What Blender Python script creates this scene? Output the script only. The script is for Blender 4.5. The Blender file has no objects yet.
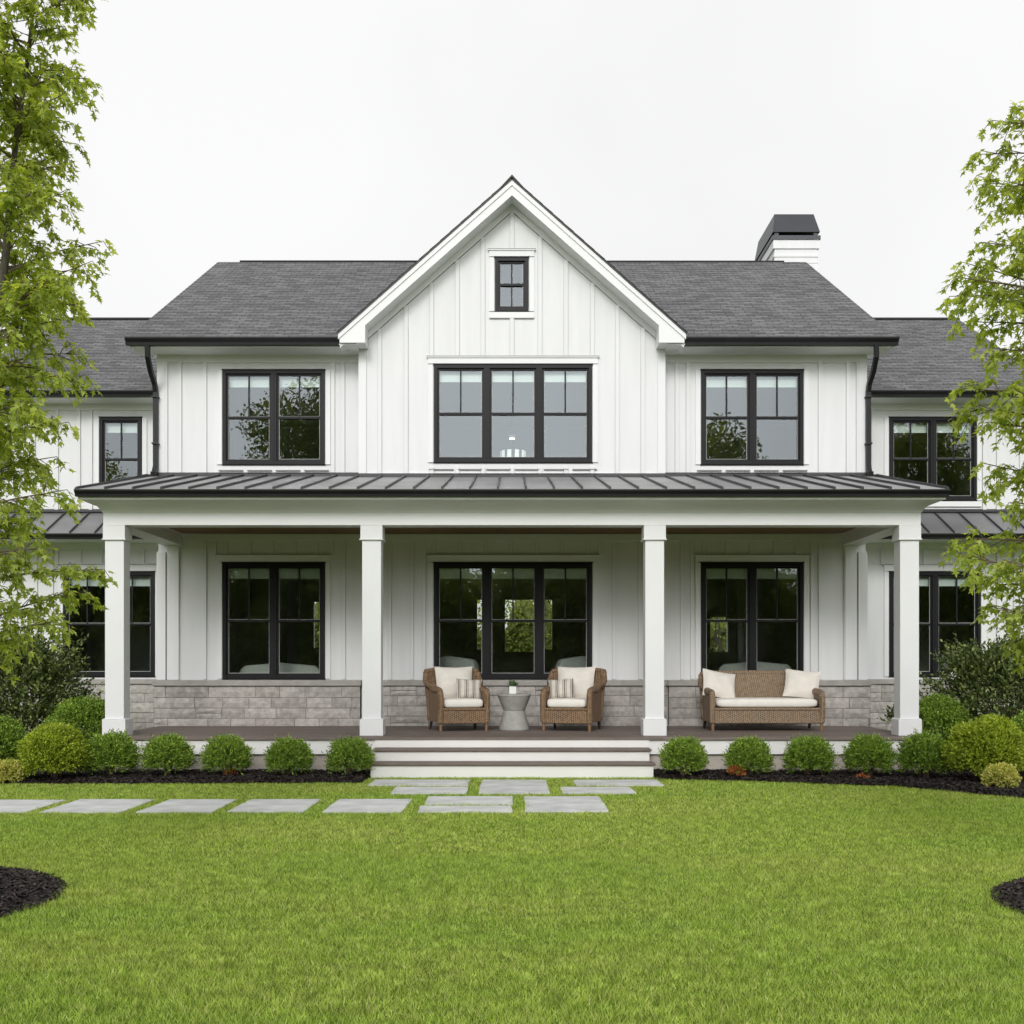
import bpy, math, random
import numpy as np
from mathutils import Vector, Matrix, Quaternion

R = math.radians
random.seed(7)
rng = np.random.default_rng(11)
S = bpy.context.scene
COL = S.collection
E = 1.37            # eye height above the lawn
F = 1170.0          # focal length in pixels

# ------------------------------------------------------------------ camera
cam_d = bpy.data.cameras.new('camera')
cam = bpy.data.objects.new('camera', cam_d)
COL.objects.link(cam)
cam.location = (0, 0, E)
cam.rotation_euler = (R(90), 0, 0)
cam_d.sensor_width = 36.0
cam_d.lens = 36.0 * F / 1024.0
cam_d.shift_y = (665 - 512) / 1024.0
cam_d.clip_start = 0.05
cam_d.clip_end = 2000
S.camera = cam

# ------------------------------------------------------------------ world: bright overcast
SUN_EL, SUN_ROT = R(27), R(172)
w = bpy.data.worlds.new('World')
S.world = w
w.use_nodes = True
nt = w.node_tree
nt.nodes.clear()
def wn(t, **k):
    n = nt.nodes.new(t)
    for a, b in k.items():
        setattr(n, a, b)
    return n
sky = wn('ShaderNodeTexSky', sky_type='NISHITA', sun_disc=False)
sky.sun_elevation = SUN_EL
sky.sun_rotation = SUN_ROT
sky.dust_density = 4.0
hs = wn('ShaderNodeHueSaturation')
hs.inputs['Saturation'].default_value = 0.06
hs.inputs['Value'].default_value = 0.10
nt.links.new(sky.outputs[0], hs.inputs['Color'])
tc = wn('ShaderNodeTexCoord')
dot = wn('ShaderNodeVectorMath', operation='DOT_PRODUCT')
v = Vector((-0.07, -0.96, 0.24)).normalized()  # axis of a glow behind the camera, added to light facade and porch
dot.inputs[1].default_value = v
nt.links.new(tc.outputs['Generated'], dot.inputs[0])
mx = wn('ShaderNodeMath', operation='MAXIMUM'); mx.inputs[1].default_value = 0
nt.links.new(dot.outputs['Value'], mx.inputs[0])
pw = wn('ShaderNodeMath', operation='POWER'); pw.inputs[1].default_value = 8.0
nt.links.new(mx.outputs[0], pw.inputs[0])
ml = wn('ShaderNodeMath', operation='MULTIPLY'); ml.inputs[1].default_value = 3.0
nt.links.new(pw.outputs[0], ml.inputs[0])
ad = wn('ShaderNodeMath', operation='ADD'); ad.inputs[1].default_value = 0.93
nt.links.new(ml.outputs[0], ad.inputs[0])
# very soft cloud mottling
cn = wn('ShaderNodeTexNoise'); cn.inputs['Scale'].default_value = 2.0; cn.inputs['Detail'].default_value = 3
nt.links.new(tc.outputs['Generated'], cn.inputs['Vector'])
cr = wn('ShaderNodeMapRange'); cr.inputs['From Min'].default_value = 0.35; cr.inputs['From Max'].default_value = 0.65; cr.inputs['To Min'].default_value = 0.90; cr.inputs['To Max'].default_value = 1.03
nt.links.new(cn.outputs['Fac'], cr.inputs['Value'])
m2 = wn('ShaderNodeMath', operation='MULTIPLY')
nt.links.new(ad.outputs[0], m2.inputs[0]); nt.links.new(cr.outputs[0], m2.inputs[1])
cmb = wn('ShaderNodeVectorMath', operation='SCALE'); cmb.inputs[0].default_value = (0.998, 0.999, 1.0)
nt.links.new(m2.outputs[0], cmb.inputs['Scale'])
mix = wn('ShaderNodeMix', data_type='RGBA'); mix.inputs['Factor'].default_value = 0.93
nt.links.new(hs.outputs[0], mix.inputs[6]); nt.links.new(cmb.outputs[0], mix.inputs[7])
bg = wn('ShaderNodeBackground'); bg.inputs['Strength'].default_value = 1.0
out = wn('ShaderNodeOutputWorld')
nt.links.new(mix.outputs[2], bg.inputs['Color'])
nt.links.new(bg.outputs[0], out.inputs[0])

# ------------------------------------------------------------------ sun (diffused by cloud)
sd = bpy.data.lights.new('sun', 'SUN')
sd.energy = 1.15
sd.angle = R(16)
sd.color = (1.0, 0.97, 0.93)
sun = bpy.data.objects.new('sun', sd)
COL.objects.link(sun)
sun.rotation_euler = (R(90) - SUN_EL, 0, R(8) * -1)   # light travels toward +Y and down

vs = S.view_settings
vs.view_transform = 'Standard'
vs.look = 'None'
vs.exposure = 0.08
vs.gamma = 1.0
vs.use_curve_mapping = False
S.render.engine = 'CYCLES'
cy = S.cycles
cy.use_denoising = True
cy.max_bounces = 7
cy.diffuse_bounces = 6
cy.glossy_bounces = 3
cy.transparent_max_bounces = 10
cy.transmission_bounces = 4
cy.caustics_reflective = False
cy.caustics_refractive = False

# ================================================================== materials
def new_mat(name):
    m = bpy.data.materials.new(name)
    m.use_nodes = True
    t = m.node_tree
    return m, t, t.nodes['Principled BSDF'], t.nodes['Material Output']

def N(t, typ, **k):
    n = t.nodes.new(typ)
    for a, b in k.items():
        setattr(n, a, b)
    return n

def ramp(t, stops):
    r = N(t, 'ShaderNodeValToRGB')
    el = r.color_ramp.elements
    el[0].position = stops[0][0]; el[0].color = (*stops[0][1], 1)
    el[1].position = stops[-1][0]; el[1].color = (*stops[-1][1], 1)
    for p, c in stops[1:-1]:
        e = el.new(p); e.color = (*c, 1)
    return r

def plain(name, c, rough=0.5, var=0.05, scale=3.0, bump=0.0, bscale=60, metal=0.0, spec=0.5, detail=4, stretch=None):
    m, t, p, o = new_mat(name)
    co = N(t, 'ShaderNodeTexCoord')
    src = co.outputs['Object']
    if stretch:
        mp = N(t, 'ShaderNodeMapping'); mp.inputs['Scale'].default_value = stretch
        t.links.new(src, mp.inputs['Vector']); src = mp.outputs[0]
    n = N(t, 'ShaderNodeTexNoise'); n.inputs['Scale'].default_value = scale; n.inputs['Detail'].default_value = detail
    t.links.new(src, n.inputs['Vector'])
    lo = tuple(max(0, x * (1 - var)) for x in c); hi = tuple(min(1, x * (1 + var)) for x in c)
    r = ramp(t, [(0.3, lo), (0.7, hi)])
    t.links.new(n.outputs['Fac'], r.inputs[0])
    t.links.new(r.outputs[0], p.inputs['Base Color'])
    p.inputs['Roughness'].default_value = rough
    p.inputs['Metallic'].default_value = metal
    p.inputs['Specular IOR Level'].default_value = spec
    if bump:
        b = N(t, 'ShaderNodeBump'); b.inputs['Strength'].default_value = bump; b.inputs['Distance'].default_value = 0.01
        n2 = N(t, 'ShaderNodeTexNoise'); n2.inputs['Scale'].default_value = bscale; n2.inputs['Detail'].default_value = 5
        t.links.new(src, n2.inputs['Vector'])
        t.links.new(n2.outputs['Fac'], b.inputs['Height'])
        t.links.new(b.outputs[0], p.inputs['Normal'])
    return m

M = {}
M['siding'] = plain('white_siding', (0.70, 0.705, 0.715), 0.55, 0.03, 1.2, 0.10, 40, stretch=(6, 6, 0.6))
M['trim'] = plain('white_trim', (0.73, 0.735, 0.745), 0.5, 0.02, 2.0, 0.05, 50)
M['column'] = plain('white_column', (0.72, 0.725, 0.735), 0.5, 0.02, 2.0, 0.04, 50)
M['frame'] = plain('black_frame', (0.006, 0.0063, 0.0075), 0.45, 0.1, 4, spec=0.22)
M['gutter'] = plain('black_gutter', (0.014, 0.014, 0.016), 0.42, 0.15, 3, spec=0.3)
M['bead'] = plain('glazing_bead', (0.42, 0.43, 0.42), 0.4)
M['cap_stone'] = plain('cap_stone', (0.36, 0.345, 0.32), 0.85, 0.12, 7, 0.4, 70)
M['concrete'] = plain('foundation_concrete', (0.50, 0.45, 0.40), 0.9, 0.12, 4, 0.4, 50)
M['step_riser'] = plain('riser_paint', (0.78, 0.77, 0.755), 0.5, 0.03, 2)
M['blind'] = plain('blind_fabric', (0.86, 0.90, 0.88), 0.8, 0.03, 10)
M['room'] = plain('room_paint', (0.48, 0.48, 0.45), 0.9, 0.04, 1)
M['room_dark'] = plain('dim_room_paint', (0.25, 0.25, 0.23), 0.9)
M['wing_metal'] = plain('wing_metal_roof', (0.22, 0.22, 0.225), 0.42, 0.14, 1.3, metal=0.35)
M['room_floor'] = plain('room_floor', (0.12, 0.08, 0.05), 0.5, 0.2, 3)
M['linen'] = plain('cream_linen', (0.74, 0.70, 0.64), 0.9, 0.04, 12, 0.25, 260)
M['seat_linen'] = plain('seat_linen', (0.80, 0.765, 0.71), 0.9, 0.03, 12, 0.2, 260)
M['indoor_fabric'] = plain('indoor_fabric', (0.60, 0.60, 0.57), 0.9, 0.1, 3)
M['pot'] = plain('white_pot', (0.8, 0.8, 0.78), 0.35, 0.02)
M['shade_line'] = plain('painted_shade_line', (0.50, 0.50, 0.49), 0.8)  # grey for strips that put the edge shade into the colour
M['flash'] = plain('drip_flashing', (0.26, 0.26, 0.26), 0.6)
M['bark'] = plain('tree_bark', (0.10, 0.085, 0.07), 0.9, 0.4, 18, 0.8, 60, stretch=(3, 3, 0.7))
M['twig'] = plain('twig_bark', (0.12, 0.09, 0.055), 0.85, 0.3, 20)
M['chimney_metal'] = plain('chimney_metal', (0.045, 0.047, 0.055), 0.45, 0.12, 3, metal=0.3)
M['slab'] = plain('bluestone', (0.50, 0.505, 0.495), 0.85, 0.20, 3.5, 0.35, 40, detail=8)
M['dark_leg'] = plain('dark_leg', (0.05, 0.035, 0.025), 0.6)
M['wood_leg'] = plain('wood_leg', (0.22, 0.13, 0.07), 0.6, 0.2, 20, stretch=(4, 4, 0.6))

def brick_mat(name, c1, c2, mortar, bw, rh, ms, rough=0.9, bump=0.3, noise=0.25, off=0.5, bias=0.0):
    m, t, p, o = new_mat(name)
    uv = N(t, 'ShaderNodeTexCoord')
    b = N(t, 'ShaderNodeTexBrick')
    b.offset = off; b.offset_frequency = 2
    b.inputs['Color1'].default_value = (*c1, 1); b.inputs['Color2'].default_value = (*c2, 1)
    b.inputs['Mortar'].default_value = (*mortar, 1)
    b.inputs['Scale'].default_value = 1.0
    b.inputs['Mortar Size'].default_value = ms
    b.inputs['Mortar Smooth'].default_value = 0.3
    b.inputs['Bias'].default_value = bias
    b.inputs['Brick Width'].default_value = bw
    b.inputs['Row Height'].default_value = rh
    # wobble tab edges a little
    wob = N(t, 'ShaderNodeTexNoise'); wob.inputs['Scale'].default_value = 4.0
    t.links.new(uv.outputs['UV'], wob.inputs['Vector'])
    vm = N(t, 'ShaderNodeVectorMath', operation='MULTIPLY_ADD')
    vm.inputs[1].default_value = (0.14, 0.035, 0)
    t.links.new(wob.outputs['Color'], vm.inputs[0]); t.links.new(uv.outputs['UV'], vm.inputs[2])
    t.links.new(vm.outputs[0], b.inputs['Vector'])
    n = N(t, 'ShaderNodeTexNoise'); n.inputs['Scale'].default_value = 55; n.inputs['Detail'].default_value = 6
    t.links.new(uv.outputs['UV'], n.inputs['Vector'])
    r = N(t, 'ShaderNodeMapRange'); r.inputs['From Min'].default_value = 0.3; r.inputs['From Max'].default_value = 0.7
    r.inputs['To Min'].default_value = 1 - noise; r.inputs['To Max'].default_value = 1 + noise
    t.links.new(n.outputs['Fac'], r.inputs['Value'])
    n3 = N(t, 'ShaderNodeTexNoise'); n3.inputs['Scale'].default_value = 0.9; n3.inputs['Detail'].default_value = 5
    t.links.new(uv.outputs['UV'], n3.inputs['Vector'])
    r3 = N(t, 'ShaderNodeMapRange'); r3.inputs['To Min'].default_value = 0.78; r3.inputs['To Max'].default_value = 1.22
    t.links.new(n3.outputs['Fac'], r3.inputs['Value'])
    mm = N(t, 'ShaderNodeMath', operation='MULTIPLY')
    t.links.new(r.outputs[0], mm.inputs[0]); t.links.new(r3.outputs[0], mm.inputs[1])
    sc = N(t, 'ShaderNodeVectorMath', operation='SCALE')
    t.links.new(b.outputs['Color'], sc.inputs[0]); t.links.new(mm.outputs[0], sc.inputs['Scale'])
    t.links.new(sc.outputs[0], p.inputs['Base Color'])
    p.inputs['Roughness'].default_value = rough
    p.inputs['Specular IOR Level'].default_value = 0.25
    bp = N(t, 'ShaderNodeBump'); bp.inputs['Strength'].default_value = bump; bp.inputs['Distance'].default_value = 0.012
    ma = N(t, 'ShaderNodeMath', operation='MULTIPLY_ADD'); ma.inputs[1].default_value = -1.0
    t.links.new(b.outputs['Fac'], ma.inputs[0]); t.links.new(n.outputs['Fac'], ma.inputs[2])
    t.links.new(ma.outputs[0], bp.inputs['Height'])
    t.links.new(bp.outputs[0], p.inputs['Normal'])
    return m
M['shingle'] = brick_mat('asphalt_shingle', (0.098, 0.098, 0.102), (0.182, 0.182, 0.187), (0.045, 0.045, 0.05), 0.21, 0.10, 0.008)  # dark mortar colour paints the shade along the shingle edges

def island_mat(name, stops, rough=0.6, transl=0.0, tcol=None, noise_scale=None, noise_amt=0.2, bump=0, spec=0.35, bscale=30):
    """colour picked per mesh island, optionally translucent, modulated by a world-space noise"""
    m, t, p, o = new_mat(name)
    g = N(t, 'ShaderNodeNewGeometry')
    r = ramp(t, stops)
    t.links.new(g.outputs['Random Per Island'], r.inputs[0])
    colr = r.outputs[0]
    if noise_scale:
        n = N(t, 'ShaderNodeTexNoise'); n.inputs['Scale'].default_value = noise_scale; n.inputs['Detail'].default_value = 5
        t.links.new(g.outputs['Position'], n.inputs['Vector'])
        mr = N(t, 'ShaderNodeMapRange'); mr.inputs['From Min'].default_value = 0.3; mr.inputs['From Max'].default_value = 0.7
        mr.inputs['To Min'].default_value = 1 - noise_amt; mr.inputs['To Max'].default_value = 1 + noise_amt
        t.links.new(n.outputs['Fac'], mr.inputs['Value'])
        sc = N(t, 'ShaderNodeVectorMath', operation='SCALE')
        t.links.new(colr, sc.inputs[0]); t.links.new(mr.outputs[0], sc.inputs['Scale'])
        colr = sc.outputs[0]
    t.links.new(colr, p.inputs['Base Color'])
    p.inputs['Roughness'].default_value = rough
    p.inputs['Specular IOR Level'].default_value = spec
    if bump:
        b = N(t, 'ShaderNodeBump'); b.inputs['Strength'].default_value = bump; b.inputs['Distance'].default_value = 0.01
        n2 = N(t, 'ShaderNodeTexNoise'); n2.inputs['Scale'].default_value = bscale; n2.inputs['Detail'].default_value = 7
        t.links.new(g.outputs['Position'], n2.inputs['Vector'])
        t.links.new(n2.outputs['Fac'], b.inputs['Height']); t.links.new(b.outputs[0], p.inputs['Normal'])
    if transl > 0:
        tr = N(t, 'ShaderNodeBsdfTranslucent')
        sc2 = N(t, 'ShaderNodeVectorMath', operation='MULTIPLY'); sc2.inputs[1].default_value = tcol or (1.3, 1.25, 0.5)
        t.links.new(colr, sc2.inputs[0]); t.links.new(sc2.outputs[0], tr.inputs['Color'])
        mxs = N(t, 'ShaderNodeMixShader'); mxs.inputs[0].default_value = transl
        t.links.new(p.outputs[0], mxs.inputs[1]); t.links.new(tr.outputs[0], mxs.inputs[2])
        t.links.new(mxs.outputs[0], o.inputs['Surface'])
    return m
M['maple'] = island_mat('maple_leaf', [(0, (0.22, 0.30, 0.055)), (0.5, (0.38, 0.47, 0.10)), (1, (0.60, 0.67, 0.21))], 0.55, 0.6, noise_scale=2.2, noise_amt=0.15)
M['box'] = island_mat('boxwood_leaf', [(0, (0.075, 0.14, 0.016)), (0.55, (0.185, 0.30, 0.035)), (1, (0.40, 0.54, 0.09))], 0.5, 0.25, noise_scale=9, noise_amt=0.25)
M['box_light'] = island_mat('golden_boxwood_leaf', [(0, (0.13, 0.19, 0.014)), (0.5, (0.30, 0.39, 0.032)), (1, (0.52, 0.60, 0.075))], 0.5, 0.28, noise_scale=8, noise_amt=0.25)
M['dark_leaf'] = island_mat('dark_shrub_leaf', [(0, (0.028, 0.047, 0.012)), (0.6, (0.085, 0.125, 0.03)), (1, (0.27, 0.32, 0.10))], 0.45, 0.12, noise_scale=5, noise_amt=0.35, spec=0.35)
M['yellow_leaf'] = island_mat('yellow_leaf', [(0, (0.30, 0.35, 0.06)), (0.7, (0.60, 0.62, 0.16)), (1, (0.72, 0.55, 0.25))], 0.5, 0.3)
M['orange_leaf'] = island_mat('orange_leaf', [(0, (0.25, 0.07, 0.02)), (1, (0.6, 0.22, 0.07))], 0.5, 0.3)
M['succulent'] = island_mat('succulent_leaf', [(0, (0.07, 0.13, 0.05)), (1, (0.18, 0.24, 0.12))], 0.5, 0.1)
M['petal'] = island_mat('white_petal', [(0, (0.65, 0.62, 0.55)), (1, (0.8, 0.8, 0.75))], 0.6, 0.3, tcol=(1, 1, 1))
M['wood_leaf'] = island_mat('woodland_leaf', [(0, (0.12, 0.16, 0.04)), (0.5, (0.31, 0.37, 0.10)), (1, (0.55, 0.60, 0.22))], 0.6, 0.6, noise_scale=0.5, noise_amt=0.45)
M['mulch'] = island_mat('bark_chip', [(0, (0.010, 0.008, 0.008)), (0.7, (0.028, 0.021, 0.019)), (1, (0.085, 0.062, 0.05))], 0.85, noise_scale=6, noise_amt=0.2)
M['stone'] = island_mat('ashlar_stone', [(0, (0.36, 0.335, 0.312)), (0.5, (0.415, 0.39, 0.365)), (1, (0.48, 0.45, 0.425))], 0.9, noise_scale=14, noise_amt=0.22, bump=1.0)
M['deck'] = island_mat('deck_board', [(0, (0.135, 0.105, 0.09)), (0.5, (0.16, 0.127, 0.11)), (1, (0.19, 0.153, 0.135))], 0.6, noise_scale=6, noise_amt=0.12)
M['ceiling_wood'] = island_mat('ceiling_wood', [(0, (0.16, 0.095, 0.05)), (1, (0.27, 0.16, 0.085))], 0.6, noise_scale=4, noise_amt=0.2)
M['standing_seam'] = plain('grey_metal_roof', (0.30, 0.297, 0.30), 0.55, 0.16, 1.3, metal=0.25, spec=0.6)
M['seam'] = plain('metal_seam', (0.035, 0.035, 0.038), 0.4, 0.1, 3, metal=0.4)
M['mortar'] = plain('stone_mortar', (0.24, 0.225, 0.205), 0.95, 0.2, 9, 0.5, 60)

def ground_mat(name, stops, ns, bump, bs):
    m, t, p, o = new_mat(name)
    g = N(t, 'ShaderNodeNewGeometry')
    n = N(t, 'ShaderNodeTexNoise'); n.inputs['Scale'].default_value = ns; n.inputs['Detail'].default_value = 9
    t.links.new(g.outputs['Position'], n.inputs['Vector'])
    r = ramp(t, stops)
    t.links.new(n.outputs['Fac'], r.inputs[0]); t.links.new(r.outputs[0], p.inputs['Base Color'])
    p.inputs['Roughness'].default_value = 0.95
    p.inputs['Specular IOR Level'].default_value = 0.1
    b = N(t, 'ShaderNodeBump'); b.inputs['Strength'].default_value = bump; b.inputs['Distance'].default_value = 0.02
    n2 = N(t, 'ShaderNodeTexNoise'); n2.inputs['Scale'].default_value = bs; n2.inputs['Detail'].default_value = 8
    t.links.new(g.outputs['Position'], n2.inputs['Vector'])
    t.links.new(n2.outputs['Fac'], b.inputs['Height']); t.links.new(b.outputs[0], p.inputs['Normal'])
    return m
M['wood_dark'] = ground_mat('understorey_leaf', [(0.3, (0.06, 0.075, 0.025)), (0.7, (0.30, 0.33, 0.11))], 3.0, 1.0, 8)
M['lawn'] = ground_mat('lawn_base', [(0.3, (0.09, 0.14, 0.018)), (0.7, (0.15, 0.21, 0.035))], 2.0, 0.8, 60)
M['mulch_base'] = ground_mat('mulch_base', [(0.35, (0.010, 0.008, 0.008)), (0.7, (0.035, 0.026, 0.023))], 40, 1.0, 70)

def grass_mat():
    m, t, p, o = new_mat('grass_blade')
    g = N(t, 'ShaderNodeNewGeometry')
    r = ramp(t, [(0, (0.07, 0.13, 0.012)), (0.35, (0.28, 0.40, 0.05)), (0.75, (0.50, 0.62, 0.13)), (0.97, (0.68, 0.74, 0.28)), (1, (0.6, 0.50, 0.25))])
    t.links.new(g.outputs['Random Per Island'], r.inputs[0])
    # slow patches: lusher and drier areas
    n = N(t, 'ShaderNodeTexNoise'); n.inputs['Scale'].default_value = 0.55; n.inputs['Detail'].default_value = 4; n.inputs['Roughness'].default_value = 0.6
    mp = N(t, 'ShaderNodeMapping'); mp.inputs['Scale'].default_value = (0.6, 1.3, 1)
    t.links.new(g.outputs['Position'], mp.inputs['Vector']); t.links.new(mp.outputs[0], n.inputs['Vector'])
    rr = ramp(t, [(0.32, (0.86, 0.95, 0.85)), (0.5, (1, 1, 1)), (0.68, (1.12, 1.05, 1.25))])
    t.links.new(n.outputs['Fac'], rr.inputs[0])
    mu = N(t, 'ShaderNodeVectorMath', operation='MULTIPLY')
    t.links.new(r.outputs[0], mu.inputs[0]); t.links.new(rr.outputs[0], mu.inputs[1])
    n2 = N(t, 'ShaderNodeTexNoise'); n2.inputs['Scale'].default_value = 9; n2.inputs['Detail'].default_value = 6
    t.links.new(g.outputs['Position'], n2.inputs['Vector'])
    mr = N(t, 'ShaderNodeMapRange'); mr.inputs['From Min'].default_value = 0.3; mr.inputs['From Max'].default_value = 0.7
    mr.inputs['To Min'].default_value = 0.72; mr.inputs['To Max'].default_value = 1.28
    t.links.new(n2.outputs['Fac'], mr.inputs['Value'])
    sc = N(t, 'ShaderNodeVectorMath', operation='SCALE')
    t.links.new(mu.outputs[0], sc.inputs[0]); t.links.new(mr.outputs[0], sc.inputs['Scale'])
    t.links.new(sc.outputs[0], p.inputs['Base Color'])
    p.inputs['Roughness'].default_value = 0.6
    p.inputs['Specular IOR Level'].default_value = 0.25
    tr = N(t, 'ShaderNodeBsdfTranslucent')
    s2 = N(t, 'ShaderNodeVectorMath', operation='MULTIPLY'); s2.inputs[1].default_value = (1.2, 1.2, 0.6)
    t.links.new(sc.outputs[0], s2.inputs[0]); t.links.new(s2.outputs[0], tr.inputs['Color'])
    mxs = N(t, 'ShaderNodeMixShader'); mxs.inputs[0].default_value = 0.38
    t.links.new(p.outputs[0], mxs.inputs[1]); t.links.new(tr.outputs[0], mxs.inputs[2])
    t.links.new(mxs.outputs[0], o.inputs['Surface'])
    return m
M['grass'] = grass_mat()

def glass_mat(name='window_glass', refl=0.068):
    m, t, p, o = new_mat(name)
    t.nodes.remove(p)
    fr = N(t, 'ShaderNodeFresnel'); fr.inputs['IOR'].default_value = 1.45
    mr = N(t, 'ShaderNodeMath', operation='ADD'); mr.inputs[1].default_value = refl; mr.use_clamp = True
    t.links.new(fr.outputs[0], mr.inputs[0])
    gl = N(t, 'ShaderNodeBsdfGlossy'); gl.inputs['Roughness'].default_value = 0.004; gl.inputs['Color'].default_value = (0.86, 0.94, 1.0, 1)
    tr = N(t, 'ShaderNodeBsdfTransparent'); tr.inputs['Color'].default_value = (0.80, 0.86, 0.83, 1)
    # faint waviness of the float glass
    n = N(t, 'ShaderNodeTexNoise'); n.inputs['Scale'].default_value = 1.6; n.inputs['Detail'].default_value = 2
    tcd = N(t, 'ShaderNodeTexCoord'); t.links.new(tcd.outputs['Object'], n.inputs['Vector'])
    b = N(t, 'ShaderNodeBump'); b.inputs['Strength'].default_value = 0.12; b.inputs['Distance'].default_value = 0.01
    t.links.new(n.outputs['Fac'], b.inputs['Height']); t.links.new(b.outputs[0], gl.inputs['Normal'])
    mxs = N(t, 'ShaderNodeMixShader')
    t.links.new(mr.outputs[0], mxs.inputs[0]); t.links.new(tr.outputs[0], mxs.inputs[1]); t.links.new(gl.outputs[0], mxs.inputs[2])
    t.links.new(mxs.outputs[0], o.inputs['Surface'])
    return m
M['glass'] = glass_mat()

def wicker_mat(name, c1, c2):
    m, t, p, o = new_mat(name)
    tcd = N(t, 'ShaderNodeTexCoord')
    sp = N(t, 'ShaderNodeSeparateXYZ'); t.links.new(tcd.outputs['Object'], sp.inputs[0])
    a = N(t, 'ShaderNodeMath', operation='ADD'); t.links.new(sp.outputs['X'], a.inputs[0]); t.links.new(sp.outputs['Y'], a.inputs[1])
    rib = N(t, 'ShaderNodeMath', operation='MULTIPLY'); rib.inputs[1].default_value = 1 / 0.03; t.links.new(a.outputs[0], rib.inputs[0])
    fl = N(t, 'ShaderNodeMath', operation='FLOOR'); t.links.new(rib.outputs[0], fl.inputs[0])
    sh = N(t, 'ShaderNodeMath', operation='MULTIPLY_ADD'); sh.inputs[1].default_value = 0.0137; t.links.new(fl.outputs[0], sh.inputs[0]); t.links.new(sp.outputs['Z'], sh.inputs[2])
    def sinf(src, f):
        mm = N(t, 'ShaderNodeMath', operation='MULTIPLY'); mm.inputs[1].default_value = f
        s = N(t, 'ShaderNodeMath', operation='SINE'); t.links.new(src, mm.inputs[0]); t.links.new(mm.outputs[0], s.inputs[0])
        return s.outputs[0]
    s1 = sinf(a.outputs[0], 2 * math.pi / 0.03); s2 = sinf(sh.outputs[0], 2 * math.pi / 0.026)
    pr = N(t, 'ShaderNodeMath', operation='ADD'); t.links.new(s1, pr.inputs[0]); t.links.new(s2, pr.inputs[1])
    mr = N(t, 'ShaderNodeMapRange'); mr.inputs['From Min'].default_value = -2; mr.inputs['From Max'].default_value = 2; t.links.new(pr.outputs[0], mr.inputs['Value'])
    n = N(t, 'ShaderNodeTexNoise'); n.inputs['Scale'].default_value = 22; n.inputs['Detail'].default_value = 5
    t.links.new(tcd.outputs['Object'], n.inputs['Vector'])
    ad = N(t, 'ShaderNodeMath', operation='MULTIPLY_ADD'); ad.inputs[1].default_value = 0.55
    t.links.new(mr.outputs[0], ad.inputs[0]); 
    n_s = N(t, 'ShaderNodeMath', operation='MULTIPLY'); n_s.inputs[1].default_value = 0.6; t.links.new(n.outputs['Fac'], n_s.inputs[0])
    t.links.new(n_s.outputs[0], ad.inputs[2])
    r = ramp(t, [(0.22, c1), (0.75, c2)]); t.links.new(ad.outputs[0], r.inputs[0])
    t.links.new(r.outputs[0], p.inputs['Base Color'])
    p.inputs['Roughness'].default_value = 0.6
    b = N(t, 'ShaderNodeBump'); b.inputs['Strength'].default_value = 0.9; b.inputs['Distance'].default_value = 0.008
    t.links.new(mr.outputs[0], b.inputs['Height']); t.links.new(b.outputs[0], p.inputs['Normal'])
    return m
M['wicker'] = wicker_mat('brown_wicker', (0.040, 0.022, 0.012), (0.30, 0.19, 0.105))
M['wicker_pale'] = wicker_mat('weathered_wicker', (0.055, 0.036, 0.022), (0.33, 0.235, 0.15))

def stripe_mat():
    m, t, p, o = new_mat('striped_fabric')
    uv = N(t, 'ShaderNodeTexCoord'); sp = N(t, 'ShaderNodeSeparateXYZ'); t.links.new(uv.outputs['Object'], sp.inputs[0])
    mm = N(t, 'ShaderNodeMath', operation='MULTIPLY'); mm.inputs[1].default_value = 1 / 0.105; t.links.new(sp.outputs['X'], mm.inputs[0])
    fr = N(t, 'ShaderNodeMath', operation='FRACT'); t.links.new(mm.outputs[0], fr.inputs[0])
    r = ramp(t, [(0.0, (0.62, 0.58, 0.52)), (1.0, (0.62, 0.58, 0.52))]); r.color_ramp.interpolation = 'CONSTANT'
    for pos, c in ((0.30, (0.25, 0.22, 0.19)), (0.38, (0.62, 0.58, 0.52)), (0.48, (0.20, 0.175, 0.15)), (0.66, (0.62, 0.58, 0.52)), (0.76, (0.25, 0.22, 0.19)), (0.84, (0.62, 0.58, 0.52))):
        e = r.color_ramp.elements.new(pos); e.color = (*c, 1)
    t.links.new(fr.outputs[0], r.inputs[0]); t.links.new(r.outputs[0], p.inputs['Base Color'])
    p.inputs['Roughness'].default_value = 0.9
    return m
M['stripe'] = stripe_mat()

def table_mat():
    m, t, p, o = new_mat('cast_concrete')
    tcd = N(t, 'ShaderNodeTexCoord')
    n = N(t, 'ShaderNodeTexNoise'); n.inputs['Scale'].default_value = 14; n.inputs['Detail'].default_value = 6
    t.links.new(tcd.outputs['Object'], n.inputs['Vector'])
    r = ramp(t, [(0.3, (0.30, 0.29, 0.275)), (0.7, (0.38, 0.37, 0.35))]); t.links.new(n.outputs['Fac'], r.inputs[0])
    t.links.new(r.outputs[0], p.inputs['Base Color']); p.inputs['Roughness'].default_value = 0.8
    return m
M['table'] = table_mat()

def emit_mat(name, c, s):
    m, t, p, o = new_mat(name)
    p.inputs['Base Color'].default_value = (*c, 1)
    p.inputs['Emission Color'].default_value = (*c, 1)
    p.inputs['Emission Strength'].default_value = s
    return m
M['bulb'] = emit_mat('lit_bulb', (1.0, 0.9, 0.75), 14.0)
M['crystal'] = emit_mat('lit_shade', (0.95, 1.0, 0.95), 0.5)

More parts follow.
